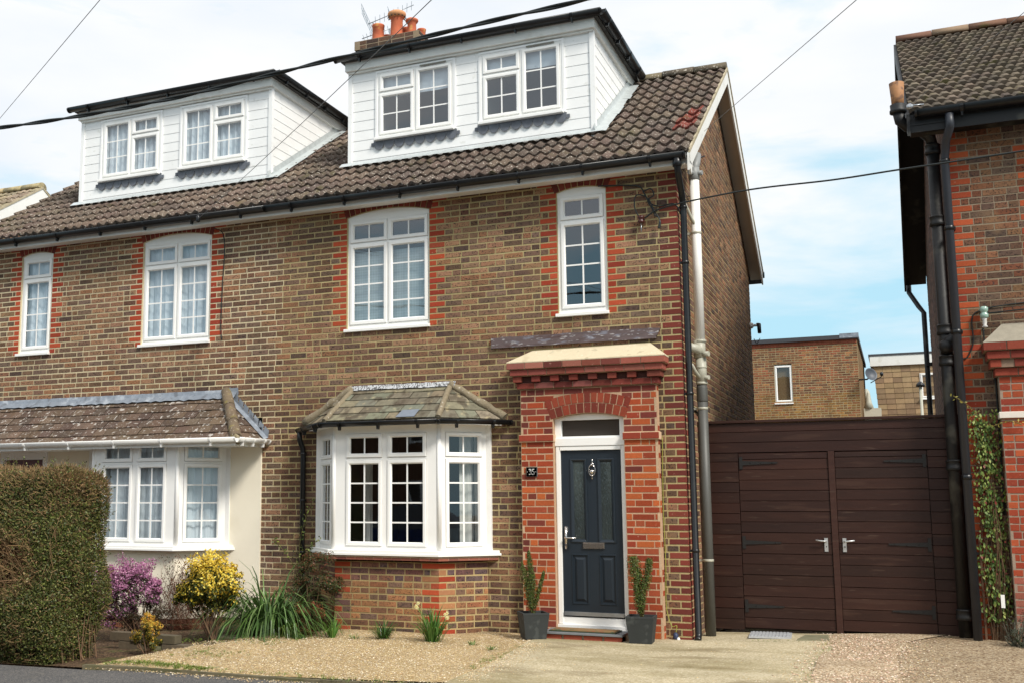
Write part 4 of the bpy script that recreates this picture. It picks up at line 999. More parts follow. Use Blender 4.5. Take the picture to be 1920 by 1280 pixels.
mb.build('side_wall', [MORTAR, REDBRICK, BRICK], HR)
window(HR, FR, 3.67, 4.27, 3.77, 5.2, [(3.7, 4.24, 4.85, 5.14, 2, 1), (3.7, 4.24, 3.8, 4.82, 2, 4)], rise=.05)
mb = MB(); mb.box(3.46, 4.29, YR + .3, YR + .5, .05, 2.6); mb.box(XR + .1, 6.4, 9.4, 9.6, 0, 5.6); mb.box(6.3, 6.4, YR, 9.6, 0, 5.6); mb.build('rear_wall', DKROOM, HR)
mb = MB(); BT = [(112, 101, 88), (104, 94, 82), (98, 88, 78), (118, 106, 92), (92, 83, 74)]
xv = 2.455
roof_poly(mb, [(xv, RY0, RZ0), (6.9, RY0, RZ0), (6.9, RYR, RZR), (xv, RYR, RZR)], .29, .11, .03, BT, wave=(.11, .02, trap), stagger=.5, vary_a=.1)
roof_poly(mb, [(6.9, 9.93, RZ0), (xv, 9.93, RZ0), (xv, RYR, RZR), (6.9, RYR, RZR)], .29, .245, .03, BT, wave=(.245, .026, trap), step=4)
rr = mb.build('roof', TILE2, HR)
ridge(rr, xv, 6.9, RYR, RZR + .03, r=.12, pal=[(140, 118, 96), (128, 106, 88), (120, 88, 72)], matt=TILE2)
verge(rr, xv + .0, .03, 0, RY0, RYR, 9.93, RZ0, RZR, BLACKI, XR, depth=.24, cem=False)
mb = MB(); mb.box(xv, 6.9, RY0 + .03, RY0 + .055, 5.46, RZ0 - .02); mb.box(xv, 6.9, RY0 + .05, YR, 5.50, 5.515); mb.build('fascia', BLACKI, HR)
mb = MB(); gutter(mb, (xv + .06, RY0 - .045, 5.66), (6.9, RY0 - .045, 5.66), r=.06); mb.build('gutter', BLACKP, HR)
mb = MB(); xi, yi = 2.675, .72
mb.tube([(xi, yi, .1), (xi, yi, 5.42)], .064, 18)
for z in (.35, 1.9, 3.02, 3.35, 4.55, 5.36): mb.lathe((xi, yi, z - .05), [(.066, 0), (.084, .01), (.084, .04), (.078, .05), (.078, .1), (.084, .105), (.066, .12)], 18)
mb.tube([(xi, yi, 5.40), (xi - .02, yi - .03, 5.5), (xi - .10, yi - .12, 5.56), (xi - .24, yi - .22, 5.6), (xi - .31, yi - .26, 5.66), (xi - .325, yi - .27, 5.76)], .06, 16)
mb.lathe((xi - .325, yi - .27, 5.74), [(.06, 0), (.088, .01), (.088, .04), (.078, .05), (.082, .1), (.06, .11)], 18)
mb.tube([(xi, yi, 3.1), (xi + .0, yi - .07, 3.2), (xi + .05, yi - .1, 3.24), (XR, yi - .08, 3.22)], .062, 16)
mb.lathe((xi, yi - .1, 3.1), [(.02, 0), (.06, .02), (.075, .06), (.075, .1), (.05, .13), (.0, .14)], 14)
sp_ = mb.build('soil_pipe', BLACKI, HR)
mb = MB(); mb.lathe((xi - .325, yi - .27, 5.82), [(.062, 0), (.066, .1), (.078, .27), (.07, .275), (.06, .2)], 18); mb.build('vent_pot', mat('rusty_orange_vent', (166, 118, 78), rough=.7, noise=(8, .3), patches=[(12, .52, .1, (90, 66, 54), .7)]), sp_)
mb = MB(); xi, yi = 2.775, .50
mb.tube([(xi + .06, RY0 - .04, 5.60), (xi + .06, RY0 - .03, 5.46), (xi + .02, yi - .1, 5.36), (xi, yi, 5.18), (xi, yi, .08)], .043, 16)
for z in (5.16, 4.42, 3.3, 1.78): collar(mb, (xi, yi, z), .052, .05, 1)
for z in (4.42, 3.3, 1.0): mb.box(xi, xi + .06, yi, YR, z - .012, z + .012, 1)
mb.build('downpipe', [DKGREYP, BLACKP], HR)
mb = MB(); xi, yi = 2.72, 9.62
mb.tube([(2.50, 9.98, 5.55), (2.50, 9.95, 5.4), (2.64, 9.75, 5.1), (xi, yi, 4.95), (xi, yi, 0)], .045, 10)
for z in (4.0, 2.9): mb.box(xi - .02, XR, yi - .08, yi, z - .03, z + .03)
mb.build('rear_downpipe', BLACKI, HR); mb = MB()
mb.tube([(2.62, .95, 5.2), (2.69, 1.1, 4.6), (2.74, 1.2, 4.0), (2.75, 1.2, 3.6)], .008, 5)
mb.build('wall_cable', WIRE, HR); mb = MB()
mb.tube([(2.79, 2.2, 2.9), (2.785, 1.6, 3.0), (2.75, 1.0, 3.12)], .01, 5)
mb.build('wall_cable', WIRE, HR)
# porch of the right house
yp = .42; FRP = Fr((0, yp, 0), (1, 0, 0), (0, -1, 0)); pl_ = 3.125
RPO = [(158, 72, 46), (148, 64, 42), (168, 82, 50), (136, 58, 41)]
mb = MB()
brick_wall(mb, FRP, pl_, 4.8, .03, .03 + 37 * .075, [dict(u0=3.55, u1=4.35, z0=-1, z1=2.55, rise=.06, arch=.22, rings=2)], lambda z, u: RPO if z > .75 else [(148, 86, 72), (156, 96, 80)], mortar=(156, 138, 122), joint=.005, back=.17, relief=.004, header=.4)
G = Fr((pl_, YR, 0), (0, -1, 0), (-1, 0, 0)); brick_wall(mb, G, 0, YR - yp - .001, .03, .03 + 37 * .075, [], lambda z, u: RPO, mortar=(156, 138, 122), joint=.005, relief=.004, back=.03)
mb.build('porch', [MORTAR, REDBRICK, REDBRICK], HR)
mb = MB(); z = 2.807
for pr, dent in ((.035, 0), (.075, 1), (.10, 0), (.13, 0)):
    x = pl_ - pr; mb.box(x + .01, 4.8, yp - pr + .01, YR - .001, z + .001, z + .084, 0, vary((150, 126, 110), .05)); k = 0; L_ = .11 if dent else .215
    while x < 4.7:
        e = x + L_; q = .035 if dent and k % 2 else 0
        mb.box(x + .005, e - .005, yp - pr + q, YR, z + .005, z + .081, 1, vary(random.choice([(142, 66, 50), (128, 58, 46), (154, 78, 60)]), .12)); x = e; k += 1
    z += .085
mb.build('porch_cornice', [MORTAR, REDBRICK], HR, bevel=.003)
mb = MB(); mb.loops([[(pl_ - .13, yp - .13, z), (4.8, yp - .13, z), (4.8, YR - .001, z), (pl_ - .13, YR - .001, z)], [(pl_ + .08, YR - .02, z + .22), (4.8, YR - .02, z + .22), (4.8, YR - .002, z + .22), (pl_ + .08, YR - .002, z + .22)]], 0, (1, 1, 1), False)
mb.build('porch_weathering', mat('grey_cement_weathering', (150, 142, 126), rough=.95, noise=(16, .15), bump=(60, .5, .005)), HR)
mb = MB(); mb.box(pl_ - .02, 3.58, yp - .03, YR - .001, 2.375, 2.44); mb.build('impost', mat('white_stone', (226, 218, 206), rough=.8, noise=(10, .06)), HR, bevel=.004)
mb = MB(); mb.box(3.56, 4.34, .50, .55, .1, 2.6); mb.build('door', BLUEDOOR, HR)
mb = MB(); x, y, z = 3.045, YR - .07, 3.36
mb.lathe((x, y, z + .07), [(.028, 0), (.04, .008), (.042, .045), (.03, .055), (.03, .065), (.04, .075), (.042, .11), (.026, .125)], 16, 0)
mb.lathe((x, y, z - .03), [(.012, 0), (.03, .01), (.016, .03), (.022, .05), (.02, .08), (.028, .1)], 12, 1); mb.tube([(x, y, z - .01), (x, YR, z - .01)], .01, 6, 1)
mb.build('glass_insulator', [mat('pale_green_glass', (150, 178, 164), rough=.2, spec=.8), mat('white_fitting', (214, 210, 204), rough=.5)], HR)
mb = MB(); mb.tube([(3.0, YR - .08, 3.475), (3.5, YR - .1, 3.50), (4.2, YR - .1, 3.54)], .008, 5); mb.build('wall_cable', WIRE, HR); mb = MB()
mb.tube(curve([(4.2, YR - .01, 3.62), (3.3, YR - .01, 3.57), (3.0, YR - .01, 3.52), (2.93, YR - .01, 3.42), (2.93, YR - .012, 3.2), (2.87, YR - .012, 3.05), (2.81, YR - .012, 3.02)]), .007, 5); mb.build('wall_cable', WIRE, HR); mb = MB()
mb.tube(curve([(3.03, YR - .02, 3.33), (3.04, YR - .012, 3.1), (3.1, YR - .012, 2.85), (3.11, YR - .012, 2.5), (3.1, YR - .012, 1.4)]), .008, 5)
mb.build('wall_cable', WIRE, HR)

# ================================================================== GATE
GT = thing('timber_gate', 'wide dark brown boarded timber gate with two leaves between the brick houses', 'gate', (1.4, .85, .08))
YG = .85; FG = Fr((0, YG, 0), (1, 0, 0), (0, -1, 0)); WB = [(52, 29, 22), (48, 27, 20), (56, 32, 24), (45, 26, 20), (50, 28, 21)]
def boards(mb, x0, x1, z0, z1, pitch=.1215, d=0., zb=0.):
    z = z0
    while z < z1 - .01:
        t = min(z + pitch, z1); P = FG.p; c = vary(random.choice(WB), .08); e = U(-.002, .002)
        mb.box8([P(x0, d + .010 + e, z), P(x1, d + .010 + e, z), P(x1, d - .02, z), P(x0, d - .02, z), P(x0, d + .008 + e, t - .008), P(x1, d + .008 + e, t - .008), P(x1, d - .02, t - .008), P(x0, d - .02, t - .008)], 0, c)
        mb.box8([P(x0, d + .008 + e, t - .008), P(x1, d + .008 + e, t - .008), P(x1, d - .02, t - .008), P(x0, d - .02, t - .008), P(x0, d + .000, t - .002), P(x1, d + .000, t - .002), P(x1, d - .02, t - .002), P(x0, d - .02, t - .002)], 0, c)
        z = t
    mb.fbox(FG, x0 + .001, x1 - .001, d - .04, d - .0205, z0 + .001, z1 - .001, 0, vary(WB[3], .02))  # backing strip that closes light slits between the boards
def gz(x, y):
    return .04 + max(-.13, min(0, (x + 4.5) * .06)) + max(0, x) * .028
ZB = .075 + 17 * .1185
mb = MB()
boards(mb, .0, XR - .01, ZB + .004, 2.43, .118); boards(mb, .0, .445, .095, ZB, .1185, .001); boards(mb, 2.425, XR - .01, .12, ZB, .1185, .001)
mb.build('fixed_boards', WOOD, GT)
mb = MB(); mb.box(.0, XR - .01, YG + .05, YG + .07, .10, 2.42, 0, lin((40, 28, 24))); mb.build('frame', WOOD, GT)  # solid unseen sheet added behind the boards to block light slits
mb = MB(); mb.box(-.0, XR - .01, YG - .035, YG + .05, 2.432, 2.462, 0, vary(WB[2], .02)); mb.build('capping_rail', WOOD, GT, bevel=.003)
mb = MB(); mb.box(1.418, 1.485, YG - .022, YG + .06, .06, ZB, 0, vary((62, 38, 31), .02)); mb.build('gate_post', WOOD, GT, bevel=.003)
for (x0, x1, hx, s) in ((.452, 1.413, .46, 1), (1.49, 2.418, 2.41, -1)):
    mb = MB(); boards(mb, x0, x1, .12 if s > 0 else .13, ZB - .004, .1185, 0)
    lf = mb.build('gate_leaf', WOOD, GT)
    for z in (ZB - .12, 1.07, .36):
        mb = MB(); P = FG.p; L_ = .42
        mb.fbox(FG, min(hx, hx + s * .035), max(hx, hx + s * .035), .013, .02, z - .07, z + .07)
        a, b = hx + s * .03, hx + s * L_; q = sorted
        pts = [(a, z - .025), (b, z - .008), (b, z + .008), (a, z + .025)]
        if s < 0: pts = pts[::-1]
        mb.loops([[P(u, .013, w) for u, w in pts], [P(u, .019, w) for u, w in pts]], 0, (1, 1, 1), False)
        for t in (.12, .24, .36): mb.lathe(P(hx + s * t, .019, z), [(.007, 0), (.005, .004)], 8, 0, axis=Vector((0, -1, 0)))
        mb.build('strap_hinge', IRONH, lf)
    mb = MB(); xc = 1.355 if s > 0 else 1.545
    mb.fbox(FG, xc - .019, xc + .019, .013, .019, .98, 1.13); mb.tube([FG.p(xc, .019, 1.095), FG.p(xc, .055, 1.095), FG.p(xc - s * .02, .06, 1.095), FG.p(xc - s * .105, .058, 1.105)], .009, 8)
    mb.lathe(FG.p(xc, .0185, 1.035), [(.007, 0), (.007, .002)], 8, 1, axis=Vector((0, -1, 0)))
    mb.build('gate_handle', [mat('satin_aluminium', (206, 208, 208), rough=.35, metal=.6), IRONH], lf)

# ================================================================== BUILDINGS BEHIND
RBG = thing('brick_building', 'flat roofed brown brick building with one white window behind the gate', 'building', (-1, 24, 0))
FB = Fr((0, 24, 0), (1, 0, 0), (0, -1, 0))
mb = MB(); xe = 1.17
brick_wall(mb, FB, -3.6, xe, 3.0, 3.0 + 47 * .075, [dict(u0=-1.33, u1=-.80, z0=4.62, z1=5.82)], lambda z, u: [(150, 104, 72), (132, 92, 66), (168, 118, 78), (120, 84, 64), (158, 96, 68)] if z > 4.9 else [(160, 118, 66), (142, 104, 62), (150, 100, 66), (130, 96, 60)], mortar=(176, 160, 124), header=.3)
mb.box(-3.6, xe, 24.009, 24.1, -.2, 3.0, 0, lin((120, 96, 70))); mb.box(-3.6, xe - .009, 24.11, 32, -.2, 6.5, 0, lin((120, 96, 70)))
mb.box(-3.6, xe - .01, 24.0, 24.06, 6.4, 6.53, 1, lin((140, 76, 56)))
for k in range(60): mb.box(xe - .085 - k * .08, xe - .01 - k * .08, 23.985, 24.0, 6.405, 6.53, 1, vary((150, 84, 62), .15))
mb.build('wall', [MORTAR, REDBRICK, BRICK], RBG)
mb = MB(); mb.box(-3.6, xe + .05, 23.9, 32.1, 6.53, 6.66); mb.build('flat_roof', mat('dark_roof_edge', (62, 62, 66), rough=.6), RBG)
mb = MB(); mb.box(xe - .5, xe + .06, 23.89, 23.91, 6.56, 6.70); mb.build('lead_edge', LEAD, RBG)
window(RBG, FB, -1.33, -.80, 4.62, 5.82, [(-1.31, -.82, 4.65, 5.80, 1, 1)], room=2.0, curtain=[(-1.28, -.84, 5.5, 5.78, NET, .3, .1)])
RB2 = thing('tile_hung_building', 'tan tile hung building with a white fascia seen over the gate', 'building', (4, 30, 0))
mb = MB()
for z, w in ((3.4, 0),):
    zz = 3.62
    while zz < 6.3:
        x = 1.66 + (zz - 3.6) * -.06
        while x < 5:
            w_ = .3; mb.box8([(x, 29.955, zz), (x + w_ - .008, 29.955, zz), (x + w_ - .008, 30.02, zz), (x, 30.02, zz), (x, 29.97, zz + .2), (x + w_ - .008, 29.97, zz + .2), (x + w_ - .008, 30.02, zz + .2), (x, 30.02, zz + .2)], 0, vary(random.choice([(156, 130, 98), (146, 122, 92), (164, 138, 104), (138, 114, 88)]), .08)); x += w_
        zz += .19
mb.build('tile_hanging', mat('tan_tiles', attr=True, rough=.9, noise=(8, .15)), RB2)
mb = MB(); mb.box(1.75, 6, 30.03, 36, -.2, 6.3, 0, lin((150, 90, 66))); mb.box(1.72, 6, 29.96, 30.03, 3.35, 3.6, 0, lin((150, 80, 60)))
mb.build('wall', REDBRICK, RB2)
mb = MB(); mb.box(1.4, 6, 29.88, 30.1, 6.32, 6.68); mb.build('fascia', PAINTW, RB2)
mb = MB(); mb.box(1.36, 6, 29.86, 36, 6.68, 6.75); mb.build('flat_roof', MATS['dark_roof_edge'], RB2)
FB2 = Fr((0, 29.9, 0), (1, 0, 0), (0, -1, 0)); window(RB2, FB2, 3.0, 3.6, 5.1, 6.0, [(3.03, 3.57, 5.13, 5.97, 1, 1)], room=1.0)
WW = MB(); WW.box(1.2, 1.72, 26.5, 27, -.2, 4.55); tag(WW.build('garden_wall', mat('pale_block', (196, 190, 172), rough=.9, noise=(3, .1), patches=[(2, .55, .1, (170, 160, 140), .5)])), 'short pale block wall between the two buildings behind the gate', 'wall')
WP = MB(); WP.tube([(1.30, 26.6, 4.5), (1.30, 26.6, 5.2)], .05, 8); WP.lathe((1.35, 26.6, 4.55), [(.16, 0), (.10, .2), (.06, .5), (.03, .6)], 10); tag(WP.build('vent_cowl', PIPEJ), 'small pale vent standing on the block wall behind the gate', 'vent')
SD = thing('satellite_dish', 'grey satellite dish fixed beside the flat roofed brick building', 'satellite dish', (1.35, 24, 5.2))
mb = MB(); A = Vector((.55, -.75, .28)).normalized(); o = Vector((1.50, 23.8, 5.37))
mb.lathe(o, [(.02, -.03), (.10, -.015), (.17, .02), (.205, .05), (.198, .052), (.165, .03), (.09, .0), (.01, -.012)], 26, axis=A); mb.build('dish', mat('dish_grey', (70, 76, 84), rough=.5), SD)
mb = MB(); mb.tube([(1.17, 24.0, 5.25), (1.4, 23.95, 5.25), (1.53, 23.85, 5.33)], .025, 8); mb.tube([o - ZUP * .25, o - ZUP * .15 + A * .35 + Vector((.12, 0, -.05))], .014, 6); mb.lathe(o - ZUP * .14 + A * .36 + Vector((.12, 0, -.05)), [(.02, 0), (.05, .03), (.05, .1), (.02, .13)], 10); mb.build('dish_arm', BLACKP, SD)
LP = MB(); LP.tube([(2.84, 22, 0), (2.84, 22, 4.78)], .04, 10); LP.lathe((2.84, 22, 4.76), [(.06, 0), (.13, .02), (.10, .10), (.02, .16)], 12, 1); tag(LP.build('vent_pole', [PIPEJ, BLACKP]), 'thin grey pole with a dark cap in front of the tile hung building', 'pole')
CM = thing('security_camera', 'small black security camera on the rear corner of the side wall', 'camera', (.0, 6.3, 4.35))
mb = MB(); mb.lathe((0.001, 6.4, 4.42), [(.05, 0), (.05, .04), (.03, .06)], 12, axis=Vector((1, 0, 0))); mb.tube([(.05, 6.4, 4.42), (.13, 6.4, 4.42)], .022, 8); mb.build('bracket', WHITEP, CM)
mb = MB(); mb.tube([(.12, 6.42, 4.44), (.15, 6.38, 4.43), (.16, 6.34, 4.28)], [.025, .034, .03], 10); mb.tube(curve([(.06, 6.4, 4.2), (.1, 6.4, 4.12), (.16, 6.38, 4.2)]), .006, 5); mb.build('camera_body', BLACKP, CM)
# opposite side of the street (mirrored in the panes)
OH = thing('terraced_houses', 'row of brick houses across the road, seen only as dark reflections in the bay panes', 'houses', (-4, -27, 0))
mb = MB(); mb.box(-34, 26, -34, -27, -.2, 5.4, 0, lin((120, 86, 66))); mb.build('wall', BRICK, OH)
mb = MB(); mb.loops([[(x, -26.6, 5.3), (x, -30.5, 7.8), (x, -34.4, 5.3)] for x in (-34.2, 26.2)], 0, lin((92, 76, 66)), False); mb.build('roof', TILE, OH)
FO = Fr((0, -27, 0), (-1, 0, 0), (0, 1, 0))
mb = MB(); mg = MB()
for k in range(14):
    for z in (.9, 3.7):
        u = -24 + k * 4.2; grid_slab(mb, FO, u, u + 1.3, z, z + 1.4, [(u + .1, u + .6, z + .1, z + 1.3), (u + .7, u + 1.2, z + .1, z + 1.3)], .0, .05); mg.fbox(FO, u + .08, u + 1.22, .002, .02, z + .08, z + 1.32)
mb.build('window', UPVC, OH); mg.build('pane', DKROOM, OH)

# parked cars: out of the frame, but the photo shows them mirrored in the bay panes
def parked_car(x, y, rot, col, lab, mname):
    t = thing('parked_car', lab, 'car', (x, y, 0)); ca, sa = math.cos(rot), math.sin(rot)
    W = lambda p: (x + p[0] * ca - p[1] * sa, y + p[0] * sa + p[1] * ca, p[2] + .0)
    #        x     sill belt  top  halfwidth roofhalf
    ST = [(-2.05, .42, .62, .64, .60, .50), (-1.98, .28, .72, .76, .76, .62), (-1.65, .22, .86, .90, .84, .70), (-1.25, .22, .90, 1.30, .86, .62), (-.75, .22, .91, 1.44, .87, .60), (-.1, .22, .91, 1.46, .87, .60), (.45, .22, .90, 1.38, .87, .58), (1.05, .22, .89, .93, .86, .74), (1.6, .22, .80, .83, .83, .68), (1.95, .26, .66, .70, .74, .58), (2.08, .40, .58, .60, .58, .46)]
    rings = [[(a, -w * .94, s), (a, -w, (s + b) / 2), (a, -w * .97, b), (a, -r, tp), (a, 0, tp + .03), (a, r, tp), (a, w * .97, b), (a, w, (s + b) / 2), (a, w * .94, s), (a, 0, s)] for a, s, b, tp, w, r in ST]
    body, glz = MB(), MB()
    for i in range(len(ST) - 1):
        for k in range(10):
            k2 = (k + 1) % 10; q = [W(rings[i][k]), W(rings[i][k2]), W(rings[i + 1][k2]), W(rings[i + 1][k])]
            side = k in (2, 5) and 2 <= i <= 6; scr = k in (3, 4) and i in (2, 6)
            (glz if side or scr else body).face(q, 0, (1, 1, 1), True)
    body.face([W(p) for p in rings[0]][::-1]); body.face([W(p) for p in rings[-1]])
    paint = mat(mname, col, rough=.25, coat=.6, spec=.6)
    body.build('body', paint, t); glz.build('car_window', mat('car_glass', (24, 30, 34), rough=.06, spec=.9), t)
    for (wx, wy) in ((-1.28, .80), (1.28, .80), (-1.28, -.80), (1.28, -.80)):
        ax = Vector((-sa, ca, 0)) * (1 if wy > 0 else -1); m1 = MB(); m1.lathe(Vector(W((wx, wy, .31))) - ax * .10, [(.22, 0), (.30, .02), (.31, .05), (.31, .15), (.29, .19), (.21, .195)], 24, axis=ax); wh = m1.build('wheel', BLACKP, t)
        m1 = MB(); m1.lathe(Vector(W((wx, wy, .31))) + ax * .09, [(.21, 0), (.205, .012), (.06, .02), (.03, .03)], 14, axis=ax); m1.build('rim', STEEL, wh)
    for yy in (-.55, .55):
        m1 = MB(); m1.lathe(W((2.0, yy, .62)), [(.09, 0), (.08, .03), (.03, .05)], 12, axis=Vector((ca, sa, 0))); m1.build('headlight', CHROME, t)
        m1 = MB(); m1.lathe(W((-1.97, yy, .74)), [(.08, 0), (.07, .02), (.03, .03)], 12, axis=Vector((-ca, -sa, 0))); m1.build('tail_light', mat('red_lens', (150, 24, 20), rough=.2), t)
parked_car(9.2, -4.6, math.radians(8), (196, 200, 204), 'silver hatchback parked to the right, mirrored in the right side of the bay', 'silver_paint')
parked_car(-7.6, -12.4, math.radians(2), (30, 58, 116), 'blue hatchback parked across the road, mirrored in the front of the bay', 'blue_paint')
# ================================================================== GROUND
def ground_mat(name, cols, scale, bump, mix=None, rough=.95, noise=.15):
    m = bpy.data.materials.new(name); m.use_nodes = True; nt = m.node_tree; N = nt.nodes; L = nt.links; bs = N['Principled BSDF']
    bs.inputs['Roughness'].default_value = rough; bs.inputs['Specular IOR Level'].default_value = .2
    tc = N.new('ShaderNodeTexCoord'); vo = N.new('ShaderNodeTexVoronoi'); vo.inputs['Scale'].default_value = scale; L.new(tc.outputs['Object'], vo.inputs['Vector'])
    sp = N.new('ShaderNodeSeparateColor'); L.new(vo.outputs['Color'], sp.inputs[0])
    cr = N.new('ShaderNodeValToRGB'); cr.color_ramp.interpolation = 'CONSTANT'; L.new(sp.outputs[0], cr.inputs[0])
    e = cr.color_ramp.elements
    while len(e) < len(cols): e.new(.5)
    for i, c in enumerate(cols): e[i].position = i / len(cols); e[i].color = (*lin(c), 1)
    out = cr.outputs[0]
    n = N.new('ShaderNodeTexNoise'); n.inputs['Scale'].default_value = 1.3; n.inputs['Detail'].default_value = 7; n.inputs['Roughness'].default_value = .7; L.new(tc.outputs['Object'], n.inputs['Vector'])
    r = N.new('ShaderNodeMapRange'); r.inputs['From Min'].default_value = .3; r.inputs['From Max'].default_value = .7; r.inputs['To Min'].default_value = 1 - noise; r.inputs['To Max'].default_value = 1 + noise; L.new(n.outputs['Fac'], r.inputs['Value'])
    x = N.new('ShaderNodeVectorMath'); x.operation = 'SCALE'; L.new(out, x.inputs[0]); L.new(r.outputs[0], x.inputs['Scale']); out = x.outputs[0]
    for (sc, th, so, c, am, st) in (mix or []):
        mp = N.new('ShaderNodeMapping'); mp.inputs['Scale'].default_value = st; mp.inputs['Location'].default_value = (sc * 1.7, 3.3, 0); L.new(tc.outputs['Object'], mp.inputs[0])
        n2 = N.new('ShaderNodeTexNoise'); n2.inputs['Scale'].default_value = sc; n2.inputs['Detail'].default_value = 5; n2.inputs['Roughness'].default_value = .65; L.new(mp.outputs[0], n2.inputs['Vector'])
        r2 = N.new('ShaderNodeMapRange'); r2.inputs['From Min'].default_value = th; r2.inputs['From Max'].default_value = th + so; r2.inputs['To Max'].default_value = am; L.new(n2.outputs['Fac'], r2.inputs['Value'])
        mx = N.new('ShaderNodeMix'); mx.data_type = 'RGBA'; L.new(r2.outputs[0], mx.inputs[0]); L.new(out, mx.inputs[6]); mx.inputs[7].default_value = (*lin(c), 1); out = mx.outputs[2]
    L.new(out, bs.inputs['Base Color'])
    b = N.new('ShaderNodeBump'); b.inputs['Strength'].default_value = bump[0]; b.inputs['Distance'].default_value = bump[1]; b.invert = True
    L.new(vo.outputs['Distance'], b.inputs['Height']); L.new(b.outputs[0], bs.inputs['Normal'])
    return m
S1 = (1, 1, 1)
GRAVM = ground_mat('buff_gravel', [(194, 170, 124), (180, 154, 110), (206, 184, 142), (158, 130, 92), (220, 204, 172), (186, 160, 112), (168, 144, 108), (146, 126, 100)], 95, (1, .009), [(2.0, .56, .14, (150, 124, 74), .45, S1), (.9, .6, .1, (120, 96, 66), .4, S1)])
CONCM = ground_mat('mossy_concrete', [(182, 169, 139), (174, 161, 131), (190, 177, 147), (166, 153, 124), (198, 187, 160)], 70, (.35, .004), [(1.1, .46, .16, (120, 108, 66), .55, (.35, 1, 1)), (2.6, .53, .12, (110, 95, 66), .5, (.4, 1, 1)), (.7, .55, .1, (190, 180, 156), .5, (.5, 1, 1)), (14, .62, .06, (112, 96, 66), .5, S1)])
PAVM = ground_mat('grey_asphalt', [(92, 90, 90), (82, 80, 80), (104, 102, 100), (74, 74, 76), (116, 112, 106)], 120, (.5, .004), [(60, .66, .04, (176, 160, 136), .6, S1), (1.2, .55, .2, (118, 112, 100), .35, S1)])
BROWNC = ground_mat('stony_drive', [(150, 130, 104), (134, 114, 90), (168, 150, 122), (116, 98, 78), (180, 164, 138)], 60, (.6, .008), [(1.4, .55, .15, (110, 88, 62), .5, (.5, 1, 1)), (20, .62, .05, (206, 196, 176), .5, S1)])
PINKG = ground_mat('pinkish_gravel', [(182, 160, 130), (164, 142, 114), (200, 180, 150), (138, 116, 92), (212, 196, 170), (172, 150, 122)], 60, (1, .012), [(1.5, .58, .12, (130, 100, 76), .5, S1)])
SOILM = ground_mat('brown_soil', [(96, 76, 58), (80, 62, 48), (112, 90, 68), (70, 56, 44)], 45, (1, .02), [(2.5, .52, .1, (84, 92, 46), .55, S1), (9, .6, .06, (170, 146, 108), .5, S1)])
def sheet(name, poly, zoff, m, res=.12, amp=.0, kind='structure', sink=.03):
    """a sheet following gz() inside a polygon, with a skirt"""
    xs = [p[0] for p in poly]; ys = [p[1] for p in poly]; mb = MB()
    def xr(y):
        o = []
        for (a, b), (c, d) in zip(poly, poly[1:] + poly[:1]):
            if (b - y) * (d - y) <= 0 and b != d: o.append(a + (c - a) * (y - b) / (d - b))
        return (min(o), max(o)) if len(o) > 1 else None
    y0, y1 = min(ys), max(ys); n = max(2, int((y1 - y0) / res)); rows = []
    m_ = max(2, int((max(xs) - min(xs)) / res))
    for j in range(n + 1):
        y = y0 + 1e-4 + (y1 - y0 - 2e-4) * j / n; r = xr(y)
        rows.append([(r[0] + (r[1] - r[0]) * k / m_, y) for k in range(m_ + 1)])
    i0 = len(mb.v); h = lambda x, y: gz(x, y) + zoff + amp * (math.sin(x * 3.1 + y * 1.7) + math.sin(x * 1.3 - y * 2.9 + 1)) * .5
    for r in rows:
        for k, (x, y) in enumerate(r):
            if 0 < k < m_: pass
            mb.v.append((x, y, h(x, y)))
    w = m_ + 1
    for j in range(n):
        for k in range(m_):
            mb.f.append((j * w + k, j * w + k + 1, (j + 1) * w + k + 1, (j + 1) * w + k)); mb.m.append(0); mb.c.append((1, 1, 1)); mb.sm.append(True)
    return mb.build(name, m, kind=kind)
mb = MB(); mb.face([(-90, -60, -.16), (90, -60, -.16), (90, 160, -.16), (-90, 160, -.16)]); mb.build('ground', SOILM, kind='structure')
mb = MB(); mb.loops([[(-60, -60, -.1), (60, -60, -.1), (60, -3.85, .012), (1.5, -3.5, .012), (-1.4, -3.62, .012), (-2.6, -3.83, .01), (-4.2, -3.86, .0), (-4.9, -3.95, -.01), (-6, -3.99, -.02), (-60, -4.1, -.1)]], 0, (1, 1, 1), True, False, True)
mb.f[-1:]  # one sheet
mb.build('pavement', PAVM, kind='structure')
EDGE = [(-4.9, -3.93), (-4.2, -3.84), (-2.6, -3.81), (-1.4, -3.60)]
sheet('gravel', [(-4.6, -.2), (-4.62, -1.9), (-5.0, -3.2), (-4.9, -3.90), (-4.2, -3.80), (-2.6, -3.78), (-1.35, -3.58), (-1.37, -2.3), (-1.52, -1.0), (-1.62, -.02), (-2.0, -.02)], .0, GRAVM, amp=.012)
sheet('soil_bed', [(-9, -3.85), (-4.85, -3.86), (-4.5, -2), (-4.0, -1.5), (-4.0, -.05), (-5.3, .0), (-9, -.05)], -.012, SOILM, amp=.03)
sheet('concrete_drive', [(-1.60, -.01), (-1.58, -.9), (-1.42, -2.3), (-1.40, -3.62), (1.42, -3.5), (1.44, -1.2), (1.40, .84), (.02, .84), (0.0, .02), (-.6, -.01)], .012, CONCM)
sheet('pink_gravel', [(1.40, -3.5), (2.1, -3.5), (2.04, -1.6), (2.02, -.7), (2.12, .2), (2.5, .84), (1.38, .84), (1.36, -1.2)], .018, PINKG, amp=.012)
sheet('stony_drive', [(2.0, -3.5), (9, -3.6), (9, .58), (2.82, .58), (2.82, .84), (2.3, .84), (2.06, .2), (1.98, -.7), (2.0, -1.6)], .012, BROWNC, amp=.006)
